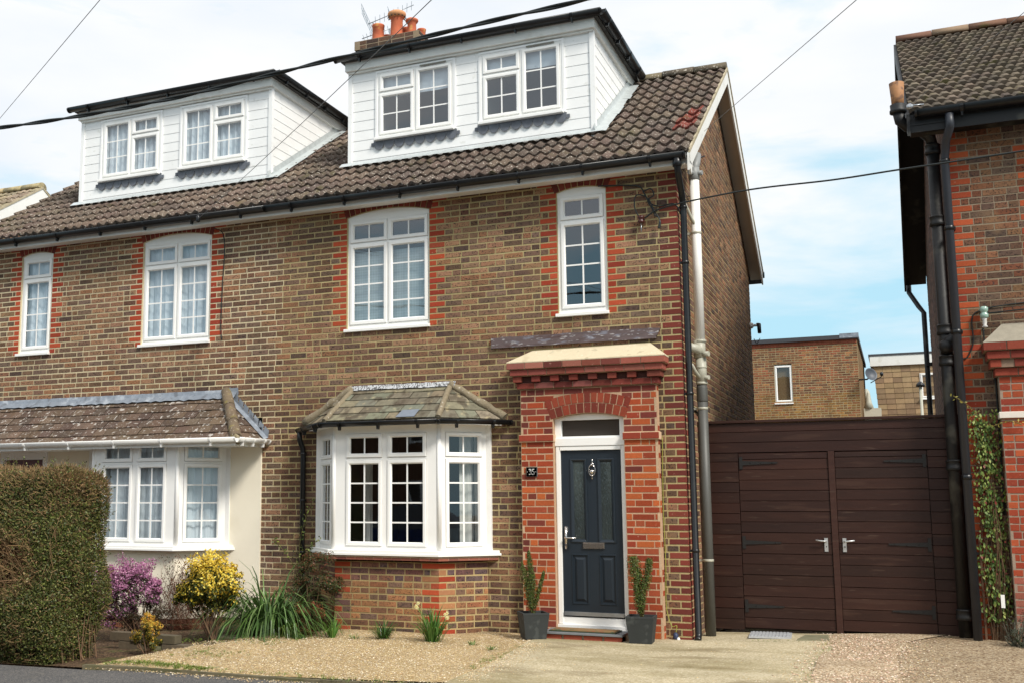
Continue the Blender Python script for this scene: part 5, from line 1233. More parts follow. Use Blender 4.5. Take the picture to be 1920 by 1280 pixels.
# edging kerb between gravel and pavement
mb = MB(); pts = curve([(x, y, 0) for x, y in EDGE], 8)
for a, b in zip(pts[:-1], pts[1:]):
    mb.box8([(a.x, a.y - .03, -.05), (b.x, b.y - .03, -.05), (b.x, b.y + .03, -.05), (a.x, a.y + .03, -.05), (a.x, a.y - .03, .034 + U(-.004, .003)), (b.x, b.y - .03, .034), (b.x, b.y + .03, .034), (a.x, a.y + .03, .034)])
mb.build('kerb_edging', mat('mossy_kerb', (104, 96, 74), rough=.95, noise=(14, .2), patches=[(5, .5, .1, (84, 84, 48), .6)], bump=(40, .6, .008)), kind='structure')
# loose pebbles
mb = MB(); PCOL = [(198, 172, 126), (182, 156, 112), (214, 196, 158), (160, 132, 96), (230, 218, 194), (188, 162, 114), (140, 116, 90), (176, 162, 138)]
def pebble(x, y, z, s, c):
    a = U(0, 6.28); ca, sa = math.cos(a), math.sin(a); sx, sy, sz = s * U(.8, 1.4), s * U(.6, 1), s * U(.4, .8)
    v = [(1, 0, 0), (0, 1, 0), (-1, 0, 0), (0, -1, 0), (0, 0, 1)]
    mb.faces([(x + (p * sx * ca - q * sy * sa), y + (p * sx * sa + q * sy * ca), z + r * sz) for p, q, r in v], [(0, 1, 4), (1, 2, 4), (2, 3, 4), (3, 0, 4)], 0, c)
for k in range(17000):
    x, y = U(-4.9, -1.4), U(-3.78, -.15)
    if x < -4.5 and y > -2: continue
    if y > -.75 and x > -4.7 and x < -2.3: continue
    if x > -1.55 + (y + 1) * -.07: continue
    pebble(x, y, gz(x, y) + .004 + .006 * (math.sin(x * 3.1 + y * 1.7) + math.sin(x * 1.3 - y * 2.9 + 1)), U(.0035, .009), vary(random.choice(PCOL), .14))
for k in range(900):
    x, y = U(-4.9, -1.0), 0; y = -3.84 - abs(random.gauss(0, .08)); pebble(x, y, .012, U(.004, .009), vary(random.choice(PCOL), .1))
for k in range(2600):
    x, y = random.gauss(1.75, .28), U(-3.4, .8)
    if 1.2 < x < 2.7: pebble(x, y, gz(x, y) + .022, U(.006, .013), vary(random.choice([(190, 160, 134), (212, 186, 158), (152, 122, 100), (226, 208, 188), (172, 142, 118)]), .12))
for k in range(2200):
    y = U(-3.5, -.9); x = -1.50 + (y + 1) * -.07 + abs(random.gauss(0, .13)) - .03; pebble(x, y, gz(x, y) + .014, U(.003, .007), vary(random.choice(PCOL), .14))
for k in range(1500):
    y = U(-3.4, .6); x = random.choice((1.40 - abs(random.gauss(0, .16)), 2.05 + abs(random.gauss(0, .2)))); pebble(x, y, gz(x, y) + .014, U(.003, .008), vary(random.choice(PCOL), .14))
for k in range(500):
    x, y = U(-1.4, 3.4), U(-3.4, .5); pebble(x, y, gz(x, y) + .012, U(.004, .008), vary(random.choice(PCOL), .1))
mb.build('loose_pebbles', mat('pebble', attr=True, rough=.85), kind='stuff')['label'] = 'loose buff pebbles scattered over the gravel'

# ================================================================== SMALL THINGS
mb = MB(); mb.box(-1.797, -1.672, -YP - .022, -YP - .002, 1.822, 1.925); mb.box(-1.80, -1.669, -YP - .0185, -YP - .003, 1.819, 1.928, 1)
mb.box(-1.797, -1.672, -YP - .022, -YP - .0195, 1.822, 1.925)
hn = tag(mb.build('house_number_sign', [mat('slate_plaque', (74, 80, 84), rough=.55, noise=(20, .1)), mat('slate_edge', (104, 110, 112), rough=.6)]), 'small dark slate plaque with white number 35 on the red brick porch pier', 'house number')
mb = MB()
def stroke(pts, w=.008):
    pts = [Vector((x, z, 0)) for x, z in pts]
    for a, b in zip(pts[:-1], pts[1:]):
        d = (b - a).normalized() * (w * .35); n = Vector((-d.y, d.x, 0)).normalized() * w * .5; a2, b2 = a - d, b + d; y = -YP - .0232
        mb.face([(a2.x - n.x, y, a2.y - n.y), (b2.x - n.x, y, b2.y - n.y), (b2.x + n.x, y, b2.y + n.y), (a2.x + n.x, y, a2.y + n.y)])
x3, zc = -1.766, 1.873
stroke([(x3, zc + .030), (x3 + .024, zc + .030), (x3 + .010, zc + .006)] + [(x3 + .010 + .017 * math.sin(t), zc - .012 + .018 * math.cos(t)) for t in [k * .45 for k in range(0, 9)]])
x5 = x3 + .036
stroke([(x5 + .025, zc + .030), (x5 + .004, zc + .030), (x5 + .002, zc + .004)] + [(x5 + .010 + .017 * math.sin(t), zc - .012 + .018 * math.cos(t)) for t in [k * .45 - .3 for k in range(0, 10)]])
for xx in (-1.785, -1.684): stroke([(xx - .001, zc), (xx + .001, zc)], .006)
mb.build('digits', mat('white_lettering', (240, 240, 236), rough=.5), hn)
mb = MB(); dx0, dx1 = -1.46, -.72
mb.box(dx0, dx1, -.47, -.17, .129, .140, 0); mb.box(dx0 + .02, dx1 - .02, -.45, -.19, .140, .146, 1)
tag(mb.build('door_mat', [mat('dark_green_mat_border', (58, 66, 50), rough=.95), mat('coir_mat', (128, 100, 62), rough=1, noise=(120, .3), patches=[(9, .55, .05, (64, 84, 58), .8), (12, .6, .05, (150, 66, 44), .7)])]), 'brown coir door mat with dark border on the step below the navy door', 'door mat')
# drain cover
DC = thing('drain_cover', 'grey ribbed drain cover lying on the concrete in front of the timber gate', 'drain cover', (.76, .55, .07))
mb = MB(); z = gz(.7, .5) + .018; q = [(.56, .22), (.99, .30), (.96, .74), (.53, .68)]
mb.loops([[(x, y, z) for x, y in q], [(x, y, z + .018) for x, y in q]], 0, (1, 1, 1), False); mb.build('cover_frame', mat('galvanised', (178, 180, 182), rough=.55, metal=.2, noise=(20, .15)), DC)
mb = MB()
for r_ in range(2):
    for k in range(11):
        u0_, u1_ = .05 + k * .083, .05 + k * .083 + .05; v0, v1 = (.06, .46) if r_ == 0 else (.54, .94)
        B = lambda u, v: ((q[0][0] * (1 - u) + q[1][0] * u) * (1 - v) + (q[3][0] * (1 - u) + q[2][0] * u) * v, (q[0][1] * (1 - u) + q[1][1] * u) * (1 - v) + (q[3][1] * (1 - u) + q[2][1] * u) * v)
        c4 = [B(u0_, v0), B(u1_, v0), B(u1_, v1), B(u0_, v1)]
        mb.loops([[(x, y, z + .0182) for x, y in c4], [(x, y, z + .026) for x, y in c4]], 0, (1, 1, 1), False)
mb.build('ribs', MATS['galvanised'], DC)
mb = MB(); zg = .07
for (x0, y0, x1, y1) in ((1.05, .15, 1.38, .6), (1.75, .25, 2.05, .5)):
    mb.loops([[(x0, y0, zg), (x1, y0 + .04, zg), (x1 - .03, y1, zg), (x0 + .05, y1 - .03, zg)], [(x0 + .01, y0 + .01, zg + .03), (x1 - .01, y0 + .05, zg + .03), (x1 - .04, y1 - .01, zg + .035), (x0 + .06, y1 - .04, zg + .03)]], 0, (1, 1, 1), False)
    s_ = mb.build('paving_slab', mat('mossy_slab', (120, 116, 92), rough=.9, noise=(9, .2), patches=[(4, .55, .1, (84, 92, 46), .6)]))
    tag(s_, 'small mossy slab by the drain cover at the gate' if x0 < 1.5 else 'flat mossy stone under the right gate leaf', 'slab'); mb = MB()
# low block edging, slabs and stones left of the gravel
mb = MB()
for r_ in range(3):
    for k in range(3):
        a = Vector((-5.75 + k * .30 + (r_ % 2) * .12, -2.55 - k * .02, -.12 + r_ * .09)); mb.box(a.x, a.x + .28, a.y, a.y + .12, a.z, a.z + .082, 0, vary((96, 86, 68), .14))
tag(mb.build('block_edging', mat('weathered_block', attr=True, rough=.9, noise=(12, .2), bump=(40, .5, .006))), 'low weathered block edging beside the right end of the hedge', 'edging')
for i, (x, y, w, d, lab) in enumerate(((-5.0, -1.75, .62, .22, 'grey stone slab behind the small golden shrub'), (-5.25, -2.6, .5, .25, 'sloping grey slab between the hedge and the small golden shrub'))):
    mb = MB(); z = gz(x, y) - .02; mb.loops([[(x, y, z), (x + w, y + .05, z), (x + w - .05, y + d, z), (x + .03, y + d, z)], [(x, y, z + .05), (x + w, y + .05, z + .05), (x + w - .05, y + d, z + .05), (x + .03, y + d, z + .05)]], 0, (1, 1, 1), False)
    tag(mb.build('paving_slab', MATS['mossy_slab'], bevel=.006), lab, 'slab')
# yellow green earth cable down the porch side
mb = MB(); mb.tube(curve([(PR + .028, -.012, 2.24), (PR + .02, -.01, 1.9), (PR + .012, -.01, 1.4), (PR + .02, -.01, .9), (PR + .01, -.01, .45), (PR + .03, -.02, .3), (PR + .07, -.03, .19), (PR + .12, -.03, .2), (PR + .11, -.04, .12)]), .0045, 6)
tag(mb.build('earth_cable', mat('yellow_green_cable', (150, 152, 66), rough=.5)), 'thin yellow green cable running down the wall beside the porch', 'cable')
mb = MB(); mb.lathe((PR + .11, -.05, .05), [(.02, 0), (.03, .02), (.028, .06), (.01, .08)], 10); mb.lathe((PR + .14, -.06, .04), [(.015, 0), (.02, .02), (.01, .04)], 8, 1); tag(mb.build('cable_clamp', [mat('blue_clamp', (44, 56, 86), rough=.5), WHITEP]), 'small blue and white clamp at the foot of the yellow green cable', 'clamp')
# planters
POTM = mat('dark_slate_planter', (46, 50, 50), rough=.75, noise=(6, .16), patches=[(9, .58, .08, (88, 92, 90), .35)], bump=(50, .25, .004))
SOILP = mat('potting_soil', (70, 52, 40), rough=1, noise=(50, .3))
def planter(x, y, rot, s, lab):
    t = thing('planter', lab, 'planter', (x, y, gz(x, y) + .012)); t.rotation_euler.z = 0
    def ring(h, w): return [(x + w * (cx * math.cos(rot) - cy * math.sin(rot)), y + w * (cx * math.sin(rot) + cy * math.cos(rot)), t.location.z + h) for cx, cy in ((-1, -1), (1, -1), (1, 1), (-1, 1))]
    mb = MB(); mb.loops([ring(0, .118 * s), ring(.26 * s, .148 * s), ring(.262 * s, .150 * s), ring(.285 * s, .150 * s), ring(.285 * s, .132 * s), ring(.25 * s, .130 * s)], 0, (1, 1, 1), False); mb.build('pot', POTM, t, bevel=.003)
    mb = MB(); mb.face(ring(.255 * s, .131 * s)); mb.build('soil', SOILP, t)
    return t
planter(-1.62, -.52, math.radians(32), .98, 'dark square planter at the left side of the doorstep')
planter(-.45, -.42, math.radians(4), .98, 'dark square planter at the right side of the doorstep')

# ================================================================== PLANTS
def rvec():
    while 1:
        v = Vector((U(-1, 1), U(-1, 1), U(-1, 1)))
        if .05 < v.length < 1: return v.normalized()
def leaf(mb, p, n, s, asp, c, ax=None):
    n = n.normalized(); a = (ax or rvec()); a = (a - n * a.dot(n))
    if a.length < .01: a = n.orthogonal()
    a.normalize(); b = n.cross(a) * s * asp * .5; a = a * s * .5
    mb.face([p - a, p + b * .95 - a * .1, p + a, p - b * .95 + a * .1], 0, c)
def lm(name, tr=.25, rough=.5): return mat(name, attr=True, rough=rough, spec=.35, transl=tr)
LEAFM = lm('leaf'); LEAFG = lm('glossy_leaf', .15, .35)
def twig(mb, a, b, r, c, n=4): 
    m_ = (Vector(a) + Vector(b)) / 2 + rvec() * (Vector(b) - Vector(a)).length * .08
    mb.tube([a, m_, b], [r, r * .8, r * .5], n, 0, c, False)
TWIGM = mat('twig', attr=True, rough=.9, noise=(30, .2))
# --- hedge
HG = thing('hedge', 'tall clipped privet hedge with brown twiggy top at the left edge', 'hedge', (-6.6, -3.4, -.1))
hx0, hx1, hy0, hy1, hz0, hz1 = -7.35, -5.34, -3.90, -2.95, -.08, 1.93
def hedge_sdf_pt():
    """a random point on a rounded box surface and its normal"""
    r = .26; f = R()
    if f < .52: p = Vector((U(hx0, hx1), hy0, U(hz0, hz1))); n = Vector((0, -1, 0))
    elif f < .74: p = Vector((hx1, U(hy0, hy1), U(hz0, hz1))); n = Vector((1, 0, 0))
    elif f < .90: p = Vector((U(hx0, hx1), U(hy0, hy1), hz1)); n = Vector((0, 0, 1))
    else: p = Vector((hx0, U(hy0, hy1), U(hz0, hz1))); n = Vector((-1, 0, 0))
    c = Vector((min(max(p.x, hx0 + r), hx1 - r), min(max(p.y, hy0 + r), hy1 - r), min(p.z, hz1 - r)))
    d = p - c
    if d.length > 1e-4:
        n = d.normalized(); p = c + n * r
    # the sides lean out a little towards the middle
    b = .05 * math.sin(p.z * 2.2) + .05 * math.sin(p.x * 3 + p.z * 2) + .03 * math.sin(p.z * 7 + p.y * 5)
    if p.z < .55: b -= (.55 - p.z) * .25
    return p + n * b, n
GL = [(74, 84, 42), (88, 98, 48), (102, 110, 56), (62, 72, 37), (116, 120, 64), (82, 82, 46)]
BL_ = [(136, 110, 74), (154, 124, 84), (118, 96, 64), (168, 140, 98), (104, 86, 58)]
mb = MB(); tw = MB()
def barepatch(p):
    q = ((p.x + 5.98) / .26) ** 2 + ((p.z - .93) / .24) ** 2
    q2 = ((p.x + 6.5) / .5) ** 2 + ((p.z - 1.0) / .12) ** 2
    return min(q, q2)
for k in range(135000):
    p, n = hedge_sdf_pt()
    top = max(0, (p.z - 1.42) / .5); brown = .16 + .62 * top ** 1.5 + (.25 if math.sin(p.x * 4.1 + p.z * 3) + math.sin(p.x * 9.2 - p.z * 7) > 1.2 else 0)
    bp_ = barepatch(p)
    if p.y < hy0 + .35 and bp_ < 1 and R() < .92: continue
    if bp_ < 2.2 and R() < .6: brown = .8
    if p.z < .12 and R() < .5: continue
    dep = abs(random.gauss(0, .045)) if R() < .8 else U(0, .16)
    q = p - n * dep + rvec() * .012
    if R() < brown:
        c = vary(random.choice(BL_), .2)
        if R() < .45:
            leaf(mb, q, (n + rvec()).normalized(), U(.018, .03), .5, c)
        elif R() < .55: d = (n * 1.2 + rvec() + ZUP * .4).normalized() * U(.03, .07); tw.tube([q, q + d], [.0022, .0014], 3, 0, c, False)
    else: leaf(mb, q, (n + rvec() * 1.1).normalized(), U(.018, .032), .58, vary(random.choice(GL if R() < .9 else [(120, 126, 60)]), .2))
for k in range(420):
    p, n = hedge_sdf_pt(); d = (n * U(.6, 1.2) + ZUP * U(.3, 1) + rvec() * .5).normalized(); L_ = U(.03, .11) * (1.4 if n.z > .5 else 1)
    tw.tube([p - d * .05, p + d * L_], [.002, .001], 3, 0, vary((110, 88, 56), .2), False)
    for q in range(4): leaf(mb, p + d * L_ * U(.3, 1.05) + rvec() * .008, rvec(), U(.016, .036), .55, vary(random.choice(GL), .2))
mb.build('foliage', LEAFM, HG)
for k in range(520):
    x = U(-6.9, hx1 - .1); y = U(hy0 + .2, hy1 - .2)
    a = Vector((x + U(-.1, .1), y, -.1)); b = Vector((x + U(-.5, .5), y + U(-.1, .1), U(.5, 1.75))); b.x = min(b.x, hx1 - .1)
    twig(tw, a, b, U(.004, .009), vary((104, 82, 58), .25))
for k in range(900):
    x = -6.0 + random.gauss(0, .25); z = .93 + random.gauss(0, .2); x = min(x, hx1 - .08)
    a = Vector((x, hy0 + U(.02, .3), z)); d = Vector((U(-1, 1), U(-.4, .4), U(-.2, 1.2))).normalized() * U(.1, .35); b = a + d; b.x = min(b.x, hx1 - .05)
    twig(tw, a, b, U(.002, .0045), vary((140, 112, 78), .25), 3)
tw.build('twig', TWIGM, HG)
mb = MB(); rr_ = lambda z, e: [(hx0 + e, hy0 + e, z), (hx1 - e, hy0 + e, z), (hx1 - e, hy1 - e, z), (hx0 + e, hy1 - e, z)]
# solid core coloured dark for inner shade, above and below the see-through patch
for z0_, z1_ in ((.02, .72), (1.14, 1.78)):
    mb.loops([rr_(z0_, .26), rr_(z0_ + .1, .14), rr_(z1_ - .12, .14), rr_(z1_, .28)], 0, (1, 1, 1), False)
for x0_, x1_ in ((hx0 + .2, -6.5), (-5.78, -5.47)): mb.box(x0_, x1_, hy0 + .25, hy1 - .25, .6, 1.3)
mb.build('dark_core', mat('dark_core', (44, 38, 26), rough=1, noise=(40, .5), bump=(50, 1, .03)), HG)
# --- generic bush
def bush(name, lab, cat, base, crown, radii, nleaf, size, cols, tops=None, stems=7, stemc=(92, 70, 50), asp=.55, shape=None, clump=26, core=None, leafm=None, hollow=.5, grp=None, blobs=None, bias=0.):
    t = thing(name, lab, cat, base, grp); mb = MB(); tw = MB(); cz = Vector(crown); rd = Vector(radii)
    cl = []
    if blobs:
        for (x, y, z, r) in blobs: cl.append((cz + Vector((x, y, z)), r))
        big = list(cl); cl = []
        for c0, r in big:
            for k in range(int(clump * r / .2)):
                v = rvec() * r * U(.3, 1.02); v.z *= .85; cl.append((c0 + v, r * U(.16, .42)))
    else:
        for k in range(clump):
            v = rvec(); v = Vector((v.x * rd.x, v.y * rd.y, v.z * rd.z)) * U(.45, 1.0); cl.append((cz + v, min(rd) * U(.16, .42)))
    for k in range(nleaf):
        c0, rr_ = random.choice(cl); v = rvec() * (R() ** .4); p = c0 + v * rr_; n = ((p - cz).normalized() + v * 1.2).normalized()
        w = (p - cz); h = (w.z / rd.z + 1) / 2; inner = Vector((w.x / rd.x, w.y / rd.y, w.z / rd.z)).length
        pr = tops_prob(h, inner, w) + bias
        if tops: pr *= 1 if v.z > -.35 or R() < .3 else .3
        pal = tops if tops and R() < pr else cols
        leaf(mb, p, (n + rvec() * .8).normalized(), U(*size), asp, vary(random.choice(pal), .16))
    mb.build('foliage', leafm or LEAFM, t)
    b = Vector(base)
    for k in range(stems):
        c0 = random.choice(cl)[0]; m_ = b + (c0 - b) * .5 + Vector((U(-.05, .05), U(-.05, .05), 0)); tw.tube([b + Vector((U(-.04, .04), U(-.04, .04), 0)), m_, c0], [.011, .008, .003], 5, 0, vary(stemc, .2), False)
    tw.build('stem', TWIGM, t)
    return t
def tops_prob(h, inner, w): return max(0, min(1, (h - .25) * 1.6)) * (1 if inner > .55 else .35) + .08
YEL = [(228, 200, 70), (214, 182, 58), (240, 220, 110), (200, 168, 52), (232, 208, 86)]
DG = [(54, 66, 26), (70, 80, 32), (44, 54, 24), (96, 100, 38)]
b = bush('golden_shrub', 'large round golden variegated shrub in front of the cream wall', 'shrub', (-4.9, -1.85, -.02), (-5.04, -1.72, .60), (.45, .40, .42), 20000, (.024, .046), DG, YEL, stems=16, clump=34, bias=.05, blobs=[(.0, 0, .14, .30), (.16, -.02, .04, .27), (-.18, .0, .02, .26), (.2, .02, -.14, .2), (-.26, 0, -.14, .17), (.05, -.05, -.1, .26)])
b = bush('golden_shrub', 'small golden and green shrub at the gravel edge beside the hedge', 'shrub', (-4.93, -2.95, -.02), (-4.97, -2.93, .20), (.19, .18, .22), 3600, (.016, .03), [(92, 96, 40), (110, 104, 46), (70, 74, 34)], [(196, 166, 62), (206, 150, 60), (176, 150, 60)], stems=10, clump=26, blobs=[(.05, 0, .08, .13), (-.08, 0, -.04, .12), (.08, 0, -.08, .11)])
b = bush('heather_shrub', 'purple pink flowering heather between the hedge and the golden shrub', 'shrub', (-5.95, -1.75, -.06), (-6.14, -1.72, .52), (.54, .38, .36), 26000, (.014, .027), [(60, 76, 34), (72, 84, 40), (130, 88, 118)], [(192, 130, 166), (174, 110, 150), (208, 154, 186), (158, 98, 134)], stems=12, asp=.7, bias=.3, clump=30, blobs=[(-.25, .0, .14, .26), (.12, .0, .18, .21), (.28, .02, .06, .16), (-.05, -.05, .02, .25), (-.38, -.1, -.1, .24), (-.22, -.12, -.26, .2), (.02, -.1, -.16, .18), (.32, .0, -.06, .12)])
bush('heather_underwood', 'dark twiggy growth under the heather beside the hedge', 'shrub', (-5.95, -1.7, -.06), (-6.0, -1.62, .2), (.4, .25, .24), 5000, (.014, .026), [(62, 50, 36), (78, 60, 44), (54, 56, 32), (92, 70, 52)], None, stems=30, stemc=(84, 60, 44), clump=40)
t = thing('bare_climber', 'brown leafless twiggy climber on the cream wall below the left bay sill', 'climber', (-6.1, -.75, -.06))
mb = MB()
for k in range(300):
    p = Vector((-6.05 + U(-.35, .3), -.62 + U(-.12, .1), U(-.06, .5)))
    for j in range(3): q = p + Vector((U(-.12, .12), U(-.04, .04), U(.0, .18))); q.z = min(q.z, .88); twig(mb, p, q, U(.0025, .005), vary((104, 68, 50), .25), 3); p = q
mb.build('twig', TWIGM, t)
mb = MB()
for k in range(1200): leaf(mb, Vector((-6.2 + U(-.35, .45), -.64 + U(-.12, .12), U(.1, .86))), rvec(), U(.015, .03), .6, vary(random.choice([(110, 70, 50), (92, 60, 44), (84, 84, 40)]), .2))
mb.build('dead_leaves', LEAFM, t)
# --- strap leaved clumps
def blade(mb, p, d, L_, w, droop, c, n=6):
    p = Vector(p); d = Vector(d).normalized(); s = d.cross(ZUP); s = (s if s.length > .05 else Vector((1, 0, 0))).normalized(); pts = []
    for i in range(n + 1):
        ww = w * (1 - (i / n) ** 2.2) * (.6 + .4 * min(1, i / 2)); pts.append((p - s * ww / 2, p + s * ww / 2)); p = p + d * (L_ / n); d = (d - ZUP * droop / n * (1 + i * .3)).normalized()
    for i in range(n): mb.face([pts[i][0], pts[i][1], pts[i + 1][1], pts[i + 1][0]], 0, c, True)
def strap_clump(name, lab, base, n, L_, w, droop, spread, cols, up=1.2, grp=None, rad=.05):
    t = thing(name, lab, 'plant', base, grp); mb = MB()
    for k in range(n):
        a = U(0, 6.28); d = Vector((math.cos(a) * spread * U(.2, 1), math.sin(a) * spread * U(.2, 1), up))
        blade(mb, Vector(base) + Vector((math.cos(a) * rad * R(), math.sin(a) * rad * R(), 0)), d, U(*L_), w * U(.7, 1.1), droop * U(.6, 1.3), vary(random.choice(cols), .18))
    mb.build('leaves', LEAFG, t); return t
SG = [(76, 104, 52), (62, 88, 44), (92, 120, 64), (110, 136, 80), (54, 76, 38)]
strap_clump('strap_leaf_plant', 'tall clump of long arching strap leaves left of the bay downpipe', (-4.62, -1.1, -.02), 460, (.7, 1.25), .026, 2.3, 1.0, SG, 1.2, rad=.30)
strap_clump('strap_leaf_plant', 'low arching strap leaves spilling at the foot of the tall clump', (-4.25, -1.42, .0), 70, (.28, .5), .016, 1.8, 1.1, [(96, 124, 60), (112, 140, 70), (80, 108, 50)], .9, rad=.15)
DAFF = [(70, 108, 44), (84, 124, 52), (60, 94, 40), (100, 136, 64)]
strap_clump('bulb_leaves', 'pale green clump of bulb leaves at the left corner of the bay base', (-3.72, -1.25, .02), 60, (.2, .36), .013, 1.3, .8, [(96, 136, 60), (110, 150, 70), (84, 120, 52)], 1.2)
strap_clump('bulb_leaves', 'dark green low tuft in front of the middle of the bay base', (-3.12, -1.2, .03), 95, (.2, .34), .012, 1.2, .9, [(56, 92, 34), (68, 104, 40), (48, 78, 32)], 1.1, rad=.07)
dn = strap_clump('daffodil_clump', 'larger clump with cream daffodil flowers at the right corner of the bay base', (-2.52, -1.22, .03), 120, (.3, .52), .015, 1.35, .8, DAFF, 1.3, rad=.09)
for i, (fx, fz) in enumerate(((-2.68, .42), (-2.35, .33))):
    mb = MB(); p = Vector((fx, -1.25, fz)); mb.tube([(-2.52, -1.22, .05), (fx * .6 - 2.52 * .4, -1.23, fz * .6), p], .004, 5, 0, lin((80, 116, 50)))
    for f_ in range(4):
        o = p + Vector((U(-.02, .02), U(-.02, .0), U(-.03, .03)))
        for k in range(6):
            a = k * 1.047; leaf(mb, o + Vector((math.cos(a) * .012, -.004, math.sin(a) * .012)), Vector((0, -1, .1)), .024, .6, vary((238, 232, 180), .04), Vector((math.cos(a), 0, math.sin(a))))
        mb.lathe(o, [(.003, 0), (.006, .01)], 7, 0, lin((240, 214, 110)), axis=Vector((0, -1, 0)))
    mb.build('flower', LEAFM, dn)
for i, (x, y, lab) in enumerate(((-3.42, -1.28, 'tiny green sprout between the two left bulb clumps'), (-2.05, -1.25, 'small green sprout on the gravel right of the daffodils'), (-4.2, -1.9, 'weed tuft on the gravel near the golden shrub'), (-1.75, -1.5, 'flat weed patch on the gravel near the planter'))):
    strap_clump('weed_tuft', lab, (x, y, gz(x, y)), 26, (.05, .12), .008, 1.2, 1.1, DAFF, .8, rad=.05)
# dark evergreen with red berries between strap plant and bay
bush('berry_shrub', 'dark green shrub with reddish leaves and berries against the left side of the bay', 'shrub', (-4.18, -.75, .0), (-4.22, -.72, .48), (.38, .28, .48), 11000, (.014, .03), [(52, 62, 34), (64, 74, 36), (44, 50, 30), (84, 66, 44)], [(70, 80, 40), (96, 66, 44), (124, 74, 50), (60, 72, 36)], stems=10)
bush('berry_shrub', 'low russet shrub in front of the dark berry shrub', 'shrub', (-4.12, -1.15, .0), (-4.10, -1.15, .22), (.24, .18, .20), 3000, (.012, .022), [(110, 72, 48), (92, 70, 40), (130, 80, 54), (82, 84, 40)], [(140, 88, 60), (120, 92, 50), (160, 84, 60)], stems=6)
bush('leafy_ground_plant', 'low broad leaved green plant at the foot of the strap leaves', 'plant', (-4.1, -1.48, .0), (-4.1, -1.48, .07), (.30, .10, .08), 420, (.03, .055), [(70, 100, 44), (84, 112, 50), (60, 86, 38)], None, stems=3, asp=.8, clump=10)
t = thing('rose_stem', 'thin rose stems with yellow green leaves climbing the bay downpipe', 'climber', (-4.72, -.1, .0))
mb = MB(); tw = MB()
for (pts) in ([(-4.72, -.1, 0), (-4.78, -.12, .6), (-4.82, -.1, 1.0), (-4.70, -.15, 1.35), (-4.62, -.12, 1.55)], [(-4.72, -.1, .4), (-4.95, -.1, .8), (-5.15, -.1, 1.0), (-5.2, -.1, 1.05)], [(-4.7, -.15, .5), (-4.5, -.45, .9), (-4.35, -.62, 1.02), (-4.25, -.62, 1.08)]):
    c = curve(pts, 5); tw.tube(c, .005, 5, 0, lin((92, 84, 50)))
    for p in c[6:]:
        for q in range(3): leaf(mb, p + rvec() * .04, (rvec() + Vector((0, -1, .3))).normalized(), U(.025, .045), .65, vary(random.choice([(110, 126, 56), (140, 148, 70), (84, 100, 46), (72, 84, 40)]), .15))
for k in range(420): leaf(mb, Vector((-4.78 + random.gauss(0, .11), -.12 + U(-.05, .04), abs(random.gauss(.55, .3)))), rvec(), U(.018, .035), .6, vary(random.choice([(70, 84, 40), (60, 66, 38), (96, 88, 50)]), .2))
mb.build('leaves', LEAFM, t); tw.build('stem', TWIGM, t)
# potted box plants
def potplant(base, spires, lab):
    t = thing('box_plant', lab, 'potted plant', base); mb = MB(); tw = MB(); b = Vector(base)
    for (dx, dy, h, wd, lo) in spires:
        top = b + Vector((dx, dy, h)); tw.tube([b + Vector((dx * .1, dy * .1, -.03)), b + Vector((dx * .5, dy * .5, h * .5)), top], [.006, .004, .002], 5, 0, lin((120, 106, 62)))
        for k in range(int(3000 * h)):
            f = lo + (1 - lo) * R() ** .75; r_ = wd * math.sin(math.pi * min(1, (f - lo * .6) * .95 + .12)) ** .6 * U(.2, 1); a = U(0, 6.28)
            p = b + Vector((dx * f, dy * f, h * f)) + Vector((math.cos(a) * r_, math.sin(a) * r_, U(-.02, .02)))
            leaf(mb, p, (Vector((math.cos(a), math.sin(a), .4)) + rvec() * .7).normalized(), U(.011, .021), .6, vary(random.choice([(70, 90, 36), (84, 102, 42), (58, 76, 32), (100, 110, 48), (90, 80, 40)]), .18))
        for k in range(14): f = U(.05, .8); p = b + Vector((dx * f, dy * f, h * f)); twig(tw, p, p + Vector((U(-.04, .04), U(-.04, .04), U(.04, .1))), .0018, lin((124, 108, 66)), 3)
    mb.build('foliage', LEAFM, t); tw.build('stem', TWIGM, t)
zt_ = gz(-1.6, 0) + .262
potplant((-1.62, -.52, zt_), [(-.12, 0, .56, .075, .1), (-.05, .03, .68, .06, .15), (.0, -.02, .5, .07, .1), (.13, .0, .46, .03, .25), (-.08, .05, .4, .07, .05)], 'sparse upright box plant growing in the left planter')
potplant((-.45, -.42, zt_), [(-.07, 0, .64, .09, .5), (-.03, .03, .54, .065, .1), (.10, .02, .62, .055, .45), (.04, -.02, .42, .05, .1), (-.05, -.02, .38, .06, .1)], 'sparse box plant with two leafy heads growing in the right planter')
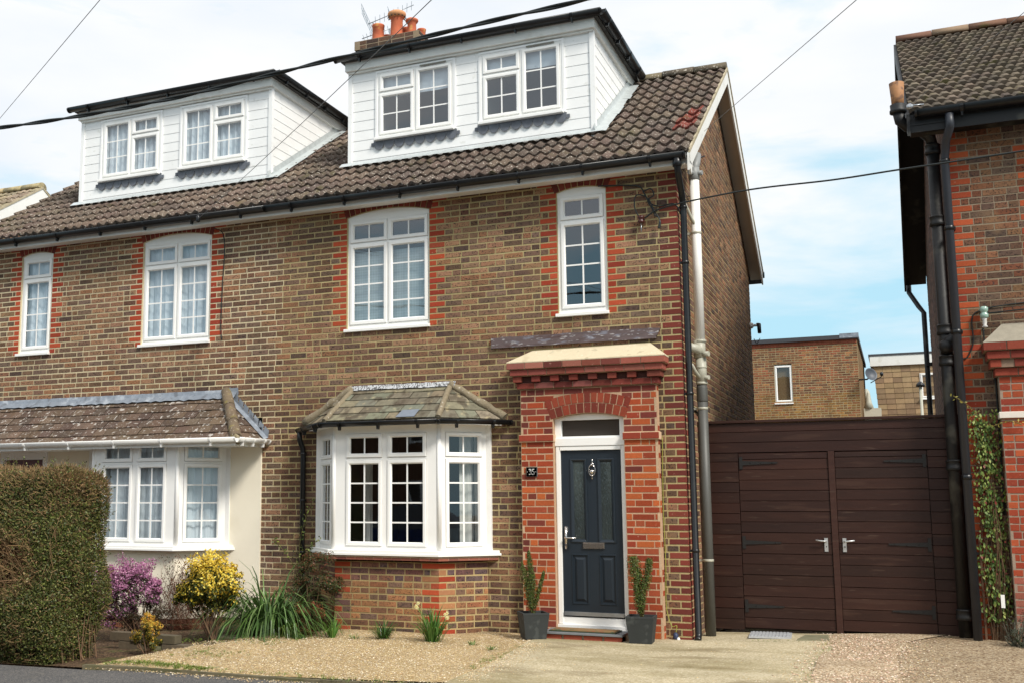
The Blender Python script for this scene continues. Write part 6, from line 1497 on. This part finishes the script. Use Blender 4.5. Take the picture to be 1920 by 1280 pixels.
# climber and trellis on the right house
t = thing('trellis', 'thin brown diamond trellis fixed to the right house beside its porch', 'trellis', (2.97, .57, .2))
mb = MB()
for k in range(-3, 14):
    for s in (1, -1):
        z0_ = .25 + k * .16; a = Vector((2.86, YR - .03 - (.006 if s > 0 else 0), z0_ if s > 0 else z0_ + .24)); b = Vector((3.10, a.y, z0_ + .24 if s > 0 else z0_))
        if min(a.z, b.z) > .2 and max(a.z, b.z) < 2.5: mb.tube([a, b], .006, 4, 0, vary((120, 84, 60), .15))
mb.build('lattice', TWIGM, t)
mb = MB(); mb.box(2.845, 2.865, YR - .05, YR - .012, .1, 1.15); mb.build('post', mat('weathered_post', (110, 84, 64), rough=.9), t)
t = thing('leafy_climber', 'green and yellowish climbing plant covering the trellis on the right house', 'climber', (2.98, .5, .2))
mb = MB(); tw = MB()
for k in range(2000):
    z = .32 + 2.15 * R() ** 1.02; x = 2.985 + random.gauss(0, .065 if z < 2.2 else .09); x = min(max(x, 2.83), 3.13)
    if math.sin(z * 9 + x * 12) > .75 and R() < .7: continue
    c = random.choice([(110, 132, 56), (84, 110, 44), (140, 156, 76), (66, 90, 38), (150, 160, 80), (96, 120, 50)]) if R() < .95 else (140, 66, 52)
    leaf(mb, Vector((x, YR - .05 - abs(random.gauss(0, .035)), z)), (Vector((U(-.6, .6), -1, U(0, .8)))).normalized(), U(.026, .05), .55, vary(c, .16), Vector((U(-.5, .5), 0, -1)))
for (pts) in ([(3.0, .52, 2.3), (2.85, .45, 2.5), (2.7, .42, 2.62)], [(3.05, .40, 2.3), (3.2, .36, 2.34), (3.3, .36, 2.3)]):
    c = curve(pts, 5); tw.tube(c, .004, 4, 0, lin((110, 96, 56)))
    for p in c:
        for q in range(2): leaf(mb, p + rvec() * .03, (rvec() + Vector((0, -1, 0))).normalized(), U(.02, .04), .5, vary((170, 160, 80), .15))
for k in range(30): x = 2.98 + U(-.08, .08); twig(tw, (x, YR - .05, .1), (x + U(-.08, .08), YR - .06, U(.8, 2.3)), .005, vary((100, 76, 54), .2))
mb.build('leaves', LEAFM, t); tw.build('stem', TWIGM, t)
mb = MB(); mb.box(3.00, 3.035, .42, .424, .47, .60); tag(mb.build('plant_tag', WHITEP), 'small white plant label hanging in the climber', 'label')
bush('lavender_shrub', 'grey green wispy lavender bush at the bottom right by the brick porch', 'shrub', (3.12, .12, .1), (3.18, .12, .26), (.24, .2, .22), 2600, (.014, .03), [(96, 104, 88), (78, 84, 68), (112, 116, 100), (60, 66, 50)], None, stems=40, asp=.22, stemc=(96, 92, 80), clump=40)
strap_clump('grass_tuft', 'dark green grass tuft at the foot of the lavender bush', (3.2, .05, .1), 60, (.12, .25), .010, 1.0, .8, [(60, 84, 40), (48, 68, 34)], 1.1, rad=.08)
strap_clump('moss_tuft', 'mossy green growth at the foot of the black iron pipes', (2.5, .62, .09), 240, (.03, .07), .014, .8, 1.4, [(66, 84, 36), (84, 100, 44)], .8, rad=.22)
# grass along the edges
mb = MB()
def gtuft(x, y, n=6, s=.04):
    for k in range(n):
        a = U(0, 6.28); blade(mb, (x + U(-.02, .02), y + U(-.02, .02), gz(x, y) + .005), (math.cos(a), math.sin(a), 1.2), U(.5, 1.3) * s, .006, 1.2, vary(random.choice([(110, 130, 50), (90, 112, 44), (132, 146, 66)]), .18), 3)
for k in range(330): x = U(-4.8, -3.6) if R() < .8 else U(-3.6, -1.4); gtuft(x, -3.77 + random.gauss(0, .05) + (.12 * R() if x < -4 else 0), 6, .035)
for k in range(60): gtuft(-4.25 + random.gauss(0, .2), -2.9 + random.gauss(0, .15), 6, .03)
for k in range(90): gtuft(1.38 + random.gauss(0, .035), U(-3.2, .5), 6, .03)
for k in range(60): gtuft(-1.5 + random.gauss(0, .06), U(-2.9, -1.1), 5, .03)
for k in range(220): gtuft(U(-5.4, -3.9), U(-2.2, -1.2), 5, .035)
for k in range(30): gtuft(.8 + random.gauss(0, .15), .1 + random.gauss(0, .05), 5, .025)
for k in range(40): gtuft(U(-1.9, 2.6), -.02 if R() < .5 else .1, 4, .02)
go = mb.build('grass_tufts', LEAFM, kind='stuff'); go['label'] = 'thin grass growing along the gravel and concrete edges'

# ================================================================== OVERHEAD LINES AND AERIALS
def cable(pts, r, lab, sag=0, m=WIRE, n=6, twist=0, name='overhead_cable', grp=None):
    c = curve(pts, 14) if len(pts) > 2 else None
    if c is None:
        a, b = Vector(pts[0]), Vector(pts[1]); c = [a + (b - a) * t - ZUP * sag * 4 * t * (1 - t) for t in [k / 20 for k in range(21)]]
    mb = MB()
    if twist:
        d = []
        for i in range(len(c) - 1):
            for k in range(10): d.append(c[i] + (c[i + 1] - c[i]) * k / 10)
        for ph in (0, math.pi):
            q = []; s = 0
            for i, p in enumerate(d):
                t = (d[min(i + 1, len(d) - 1)] - d[max(i - 1, 0)]).normalized(); a = t.cross(ZUP).normalized(); b_ = t.cross(a)
                if i: s += (p - d[i - 1]).length
                th = ph + s / twist * 2 * math.pi; q.append(p + (a * math.cos(th) + b_ * math.sin(th)) * r * .85)
            mb.tube(q, r, 8)
    else: mb.tube(c, r, n)
    return tag(mb.build(name, m), lab, 'cable', grp)
K0, K1 = Vector((-5.202, -5, 4.927)), Vector((.258, -5, 5.069))
dK = (Vector((-3.408, -5, 4.9)) - K0)
cable([K0 - dK * 1.2 + Vector((0, 0, .12)), K0, (-3.408, -5, 4.9), (-1.672, -5, 4.985), (-.386, -5, 5.048), K1, (2.5, -5, 5.16)], .0105, 'thick black twisted cable sagging across the front of both dormers', twist=.95)
cable([(-7.263 - 4.035, 0, 5.991 + .661), (-3.228 + 4.035 * .6, -6 - 1.8, 5.33 - .4)], .0032, 'thin wire crossing the sky at the top left corner', m=WIREG)
cable([(-6.29, EAVEY - .12, 5.30), (-.5 + 5.79 * .25, -6 - 1.4, 4.786 - .13)], .0032, 'thin wire from the left house eaves up past the chimney', sag=.03, m=WIREG)
cable([(.22, .761, 5.95), (2.054 + 1.83 * .2, -5 - 1.15, 4.719 - .25)], .0028, 'thin wire from the white bargeboard up into the sky', m=WIREG)
cable([(2.46, .22, 5.74), (3.214 + .75 * .3, -3 - .97, 5.262 - .14)], .0028, 'thin wire over the tiles of the right house roof', m=WIREG)
mb = MB(); mb.lathe((2.46, .2, 5.70), [(.02, 0), (.035, .02), (.035, .05), (.02, .07)], 10, axis=Vector((0, -1, .2))); mb.tube([(2.46, .22, 5.74), (2.6, .24, 5.74)], .008, 5); tag(mb.build('eaves_hook', STEEL), 'small metal hook holding a wire at the right house eaves', 'hook')
cable([(-.36, -.06, 4.74), (-.1, -.08, 4.94 - .1), (.791, -.2, 4.893), (1.67, -.4, 4.843), (2.328, -.55, 4.83), (3.382, -.8, 4.804), (4.6, -1.1, 4.79)], .0095, 'black service cable from the wall of number 35 to the right edge')
def aerial(o, ang, tilt, n, L_, el, lab):
    t = thing('tv_aerial', lab, 'aerial', o, 'aerials on the chimney'); mb = MB(); o = Vector(o); d = Vector((math.cos(ang), math.sin(ang), tilt)).normalized(); s = d.cross(ZUP).normalized(); up = s.cross(d)
    mb.tube([o - ZUP * .45, o], .012, 6); mb.tube([o - d * .1, o + d * L_], .008, 5)
    for k in range(n):
        p = o + d * (L_ * (k + .5) / n); mb.tube([p - s * el * .5, p + s * el * .5], .0035, 4)
    mb.build('boom', STEEL, t)
    mb = MB()
    for q in range(2):
        for k in range(5): h = (.04 + .06 * k) * (1 if q else -1); p = o - d * .08 + up * h; mb.tube([p - s * .2, p + s * .2], .0035, 4)
    for e in (-.18, 0, .18): mb.tube([o - d * .08 + up * .3 + s * e, o - d * .08 - up * .3 + s * e], .0035, 4)
    mb.build('reflector', STEEL, t)
aerial((-5.52, 3.35, 9.52), math.radians(25), .45, 9, .75, .34, 'grid television aerial behind the leftmost chimney pot')
aerial((-5.28, 3.5, 9.42), math.radians(-160), -.35, 8, .5, .26, 'second television aerial between the two front chimney pots')

# ================================================================== LIGHT, SKY, CAMERA
SUN_AZ, SUN_EL = math.radians(56), math.radians(44)      # to the right of the facade's normal
sd = Vector((math.sin(SUN_AZ) * math.cos(SUN_EL), -math.cos(SUN_AZ) * math.cos(SUN_EL), math.sin(SUN_EL)))
sun = bpy.data.lights.new('sun', 'SUN'); sun.energy = 2.9; sun.angle = math.radians(14); sun.color = (1, .95, .87)
so = bpy.data.objects.new('sun', sun); C.objects.link(so); so.rotation_euler = sd.to_track_quat('Z', 'Y').to_euler()
w = bpy.data.worlds.new('World'); bpy.context.scene.world = w; w.use_nodes = True; nt = w.node_tree; N = nt.nodes; L = nt.links
bg = N['Background']; bg.inputs['Strength'].default_value = .092
sky = N.new('ShaderNodeTexSky'); sky.sky_type = 'NISHITA'; sky.sun_disc = False; sky.sun_elevation = SUN_EL; sky.sun_rotation = math.pi - SUN_AZ; sky.air_density = 1.2; sky.dust_density = 1.5
tc = N.new('ShaderNodeTexCoord'); sx = N.new('ShaderNodeSeparateXYZ'); L.new(tc.outputs['Generated'], sx.inputs[0])
mp = N.new('ShaderNodeMapping'); mp.inputs['Scale'].default_value = (1, 1, 3.2); L.new(tc.outputs['Generated'], mp.inputs[0])
n1 = N.new('ShaderNodeTexNoise'); n1.inputs['Scale'].default_value = 3.6; n1.inputs['Detail'].default_value = 7; n1.inputs['Roughness'].default_value = .55; n1.inputs['Distortion'].default_value = .3; L.new(mp.outputs[0], n1.inputs['Vector'])
el = N.new('ShaderNodeMapRange'); el.inputs['From Min'].default_value = .10; el.inputs['From Max'].default_value = .36; el.inputs['To Min'].default_value = -.22; el.inputs['To Max'].default_value = .22; L.new(sx.outputs['Z'], el.inputs['Value'])
ad = N.new('ShaderNodeMath'); ad.operation = 'ADD'; L.new(n1.outputs['Fac'], ad.inputs[0]); L.new(el.outputs[0], ad.inputs[1])
cm = N.new('ShaderNodeMapRange'); cm.inputs['From Min'].default_value = .38; cm.inputs['From Max'].default_value = .62; L.new(ad.outputs[0], cm.inputs['Value'])
n2 = N.new('ShaderNodeTexNoise'); n2.inputs['Scale'].default_value = 2.2; n2.inputs['Detail'].default_value = 6; L.new(mp.outputs[0], n2.inputs['Vector'])
cc = N.new('ShaderNodeMix'); cc.data_type = 'RGBA'; cc.inputs[6].default_value = (7.0, 7.5, 8.1, 1); cc.inputs[7].default_value = (8.3, 8.35, 8.45, 1); 
cr = N.new('ShaderNodeMapRange'); cr.inputs['From Min'].default_value = .4; cr.inputs['From Max'].default_value = .6; L.new(n2.outputs['Fac'], cr.inputs['Value']); L.new(cr.outputs[0], cc.inputs[0])
bl = N.new('ShaderNodeMix'); bl.data_type = 'RGBA'; bl.inputs[0].default_value = .8; L.new(sky.outputs[0], bl.inputs[6]); bl.inputs[7].default_value = (4.3, 7.2, 8.6, 1)
mx = N.new('ShaderNodeMix'); mx.data_type = 'RGBA'; L.new(cm.outputs[0], mx.inputs[0]); L.new(bl.outputs[2], mx.inputs[6]); L.new(cc.outputs[2], mx.inputs[7]); L.new(mx.outputs[2], bg.inputs['Color'])
cam = bpy.data.cameras.new('camera'); co = bpy.data.objects.new('camera', cam); C.objects.link(co)
r_ = Vector((.91219431, .40975684, -.00093246)); f_ = Vector((-.40588287, .90387769, .1351452)); u_2 = Vector((.0562195, -.12290021, .99082537))
M = Matrix(((r_.x, u_2.x, -f_.x, 2.1342349), (r_.y, u_2.y, -f_.y, -12.1446645), (r_.z, u_2.z, -f_.z, 1.54701277), (0, 0, 0, 1)))
co.matrix_world = M; cam.sensor_width = 36; cam.lens = 2024.1347 / 1920 * 36; cam.shift_x = (960 - 770.8946) / 1920; cam.shift_y = (661.1358 - 640) / 1920; cam.clip_end = 500; cam.clip_start = .1
bpy.context.scene.camera = co
vs = bpy.context.scene.view_settings; vs.view_transform = 'Standard'; vs.look = 'None'; vs.exposure = .42; vs.gamma = 1
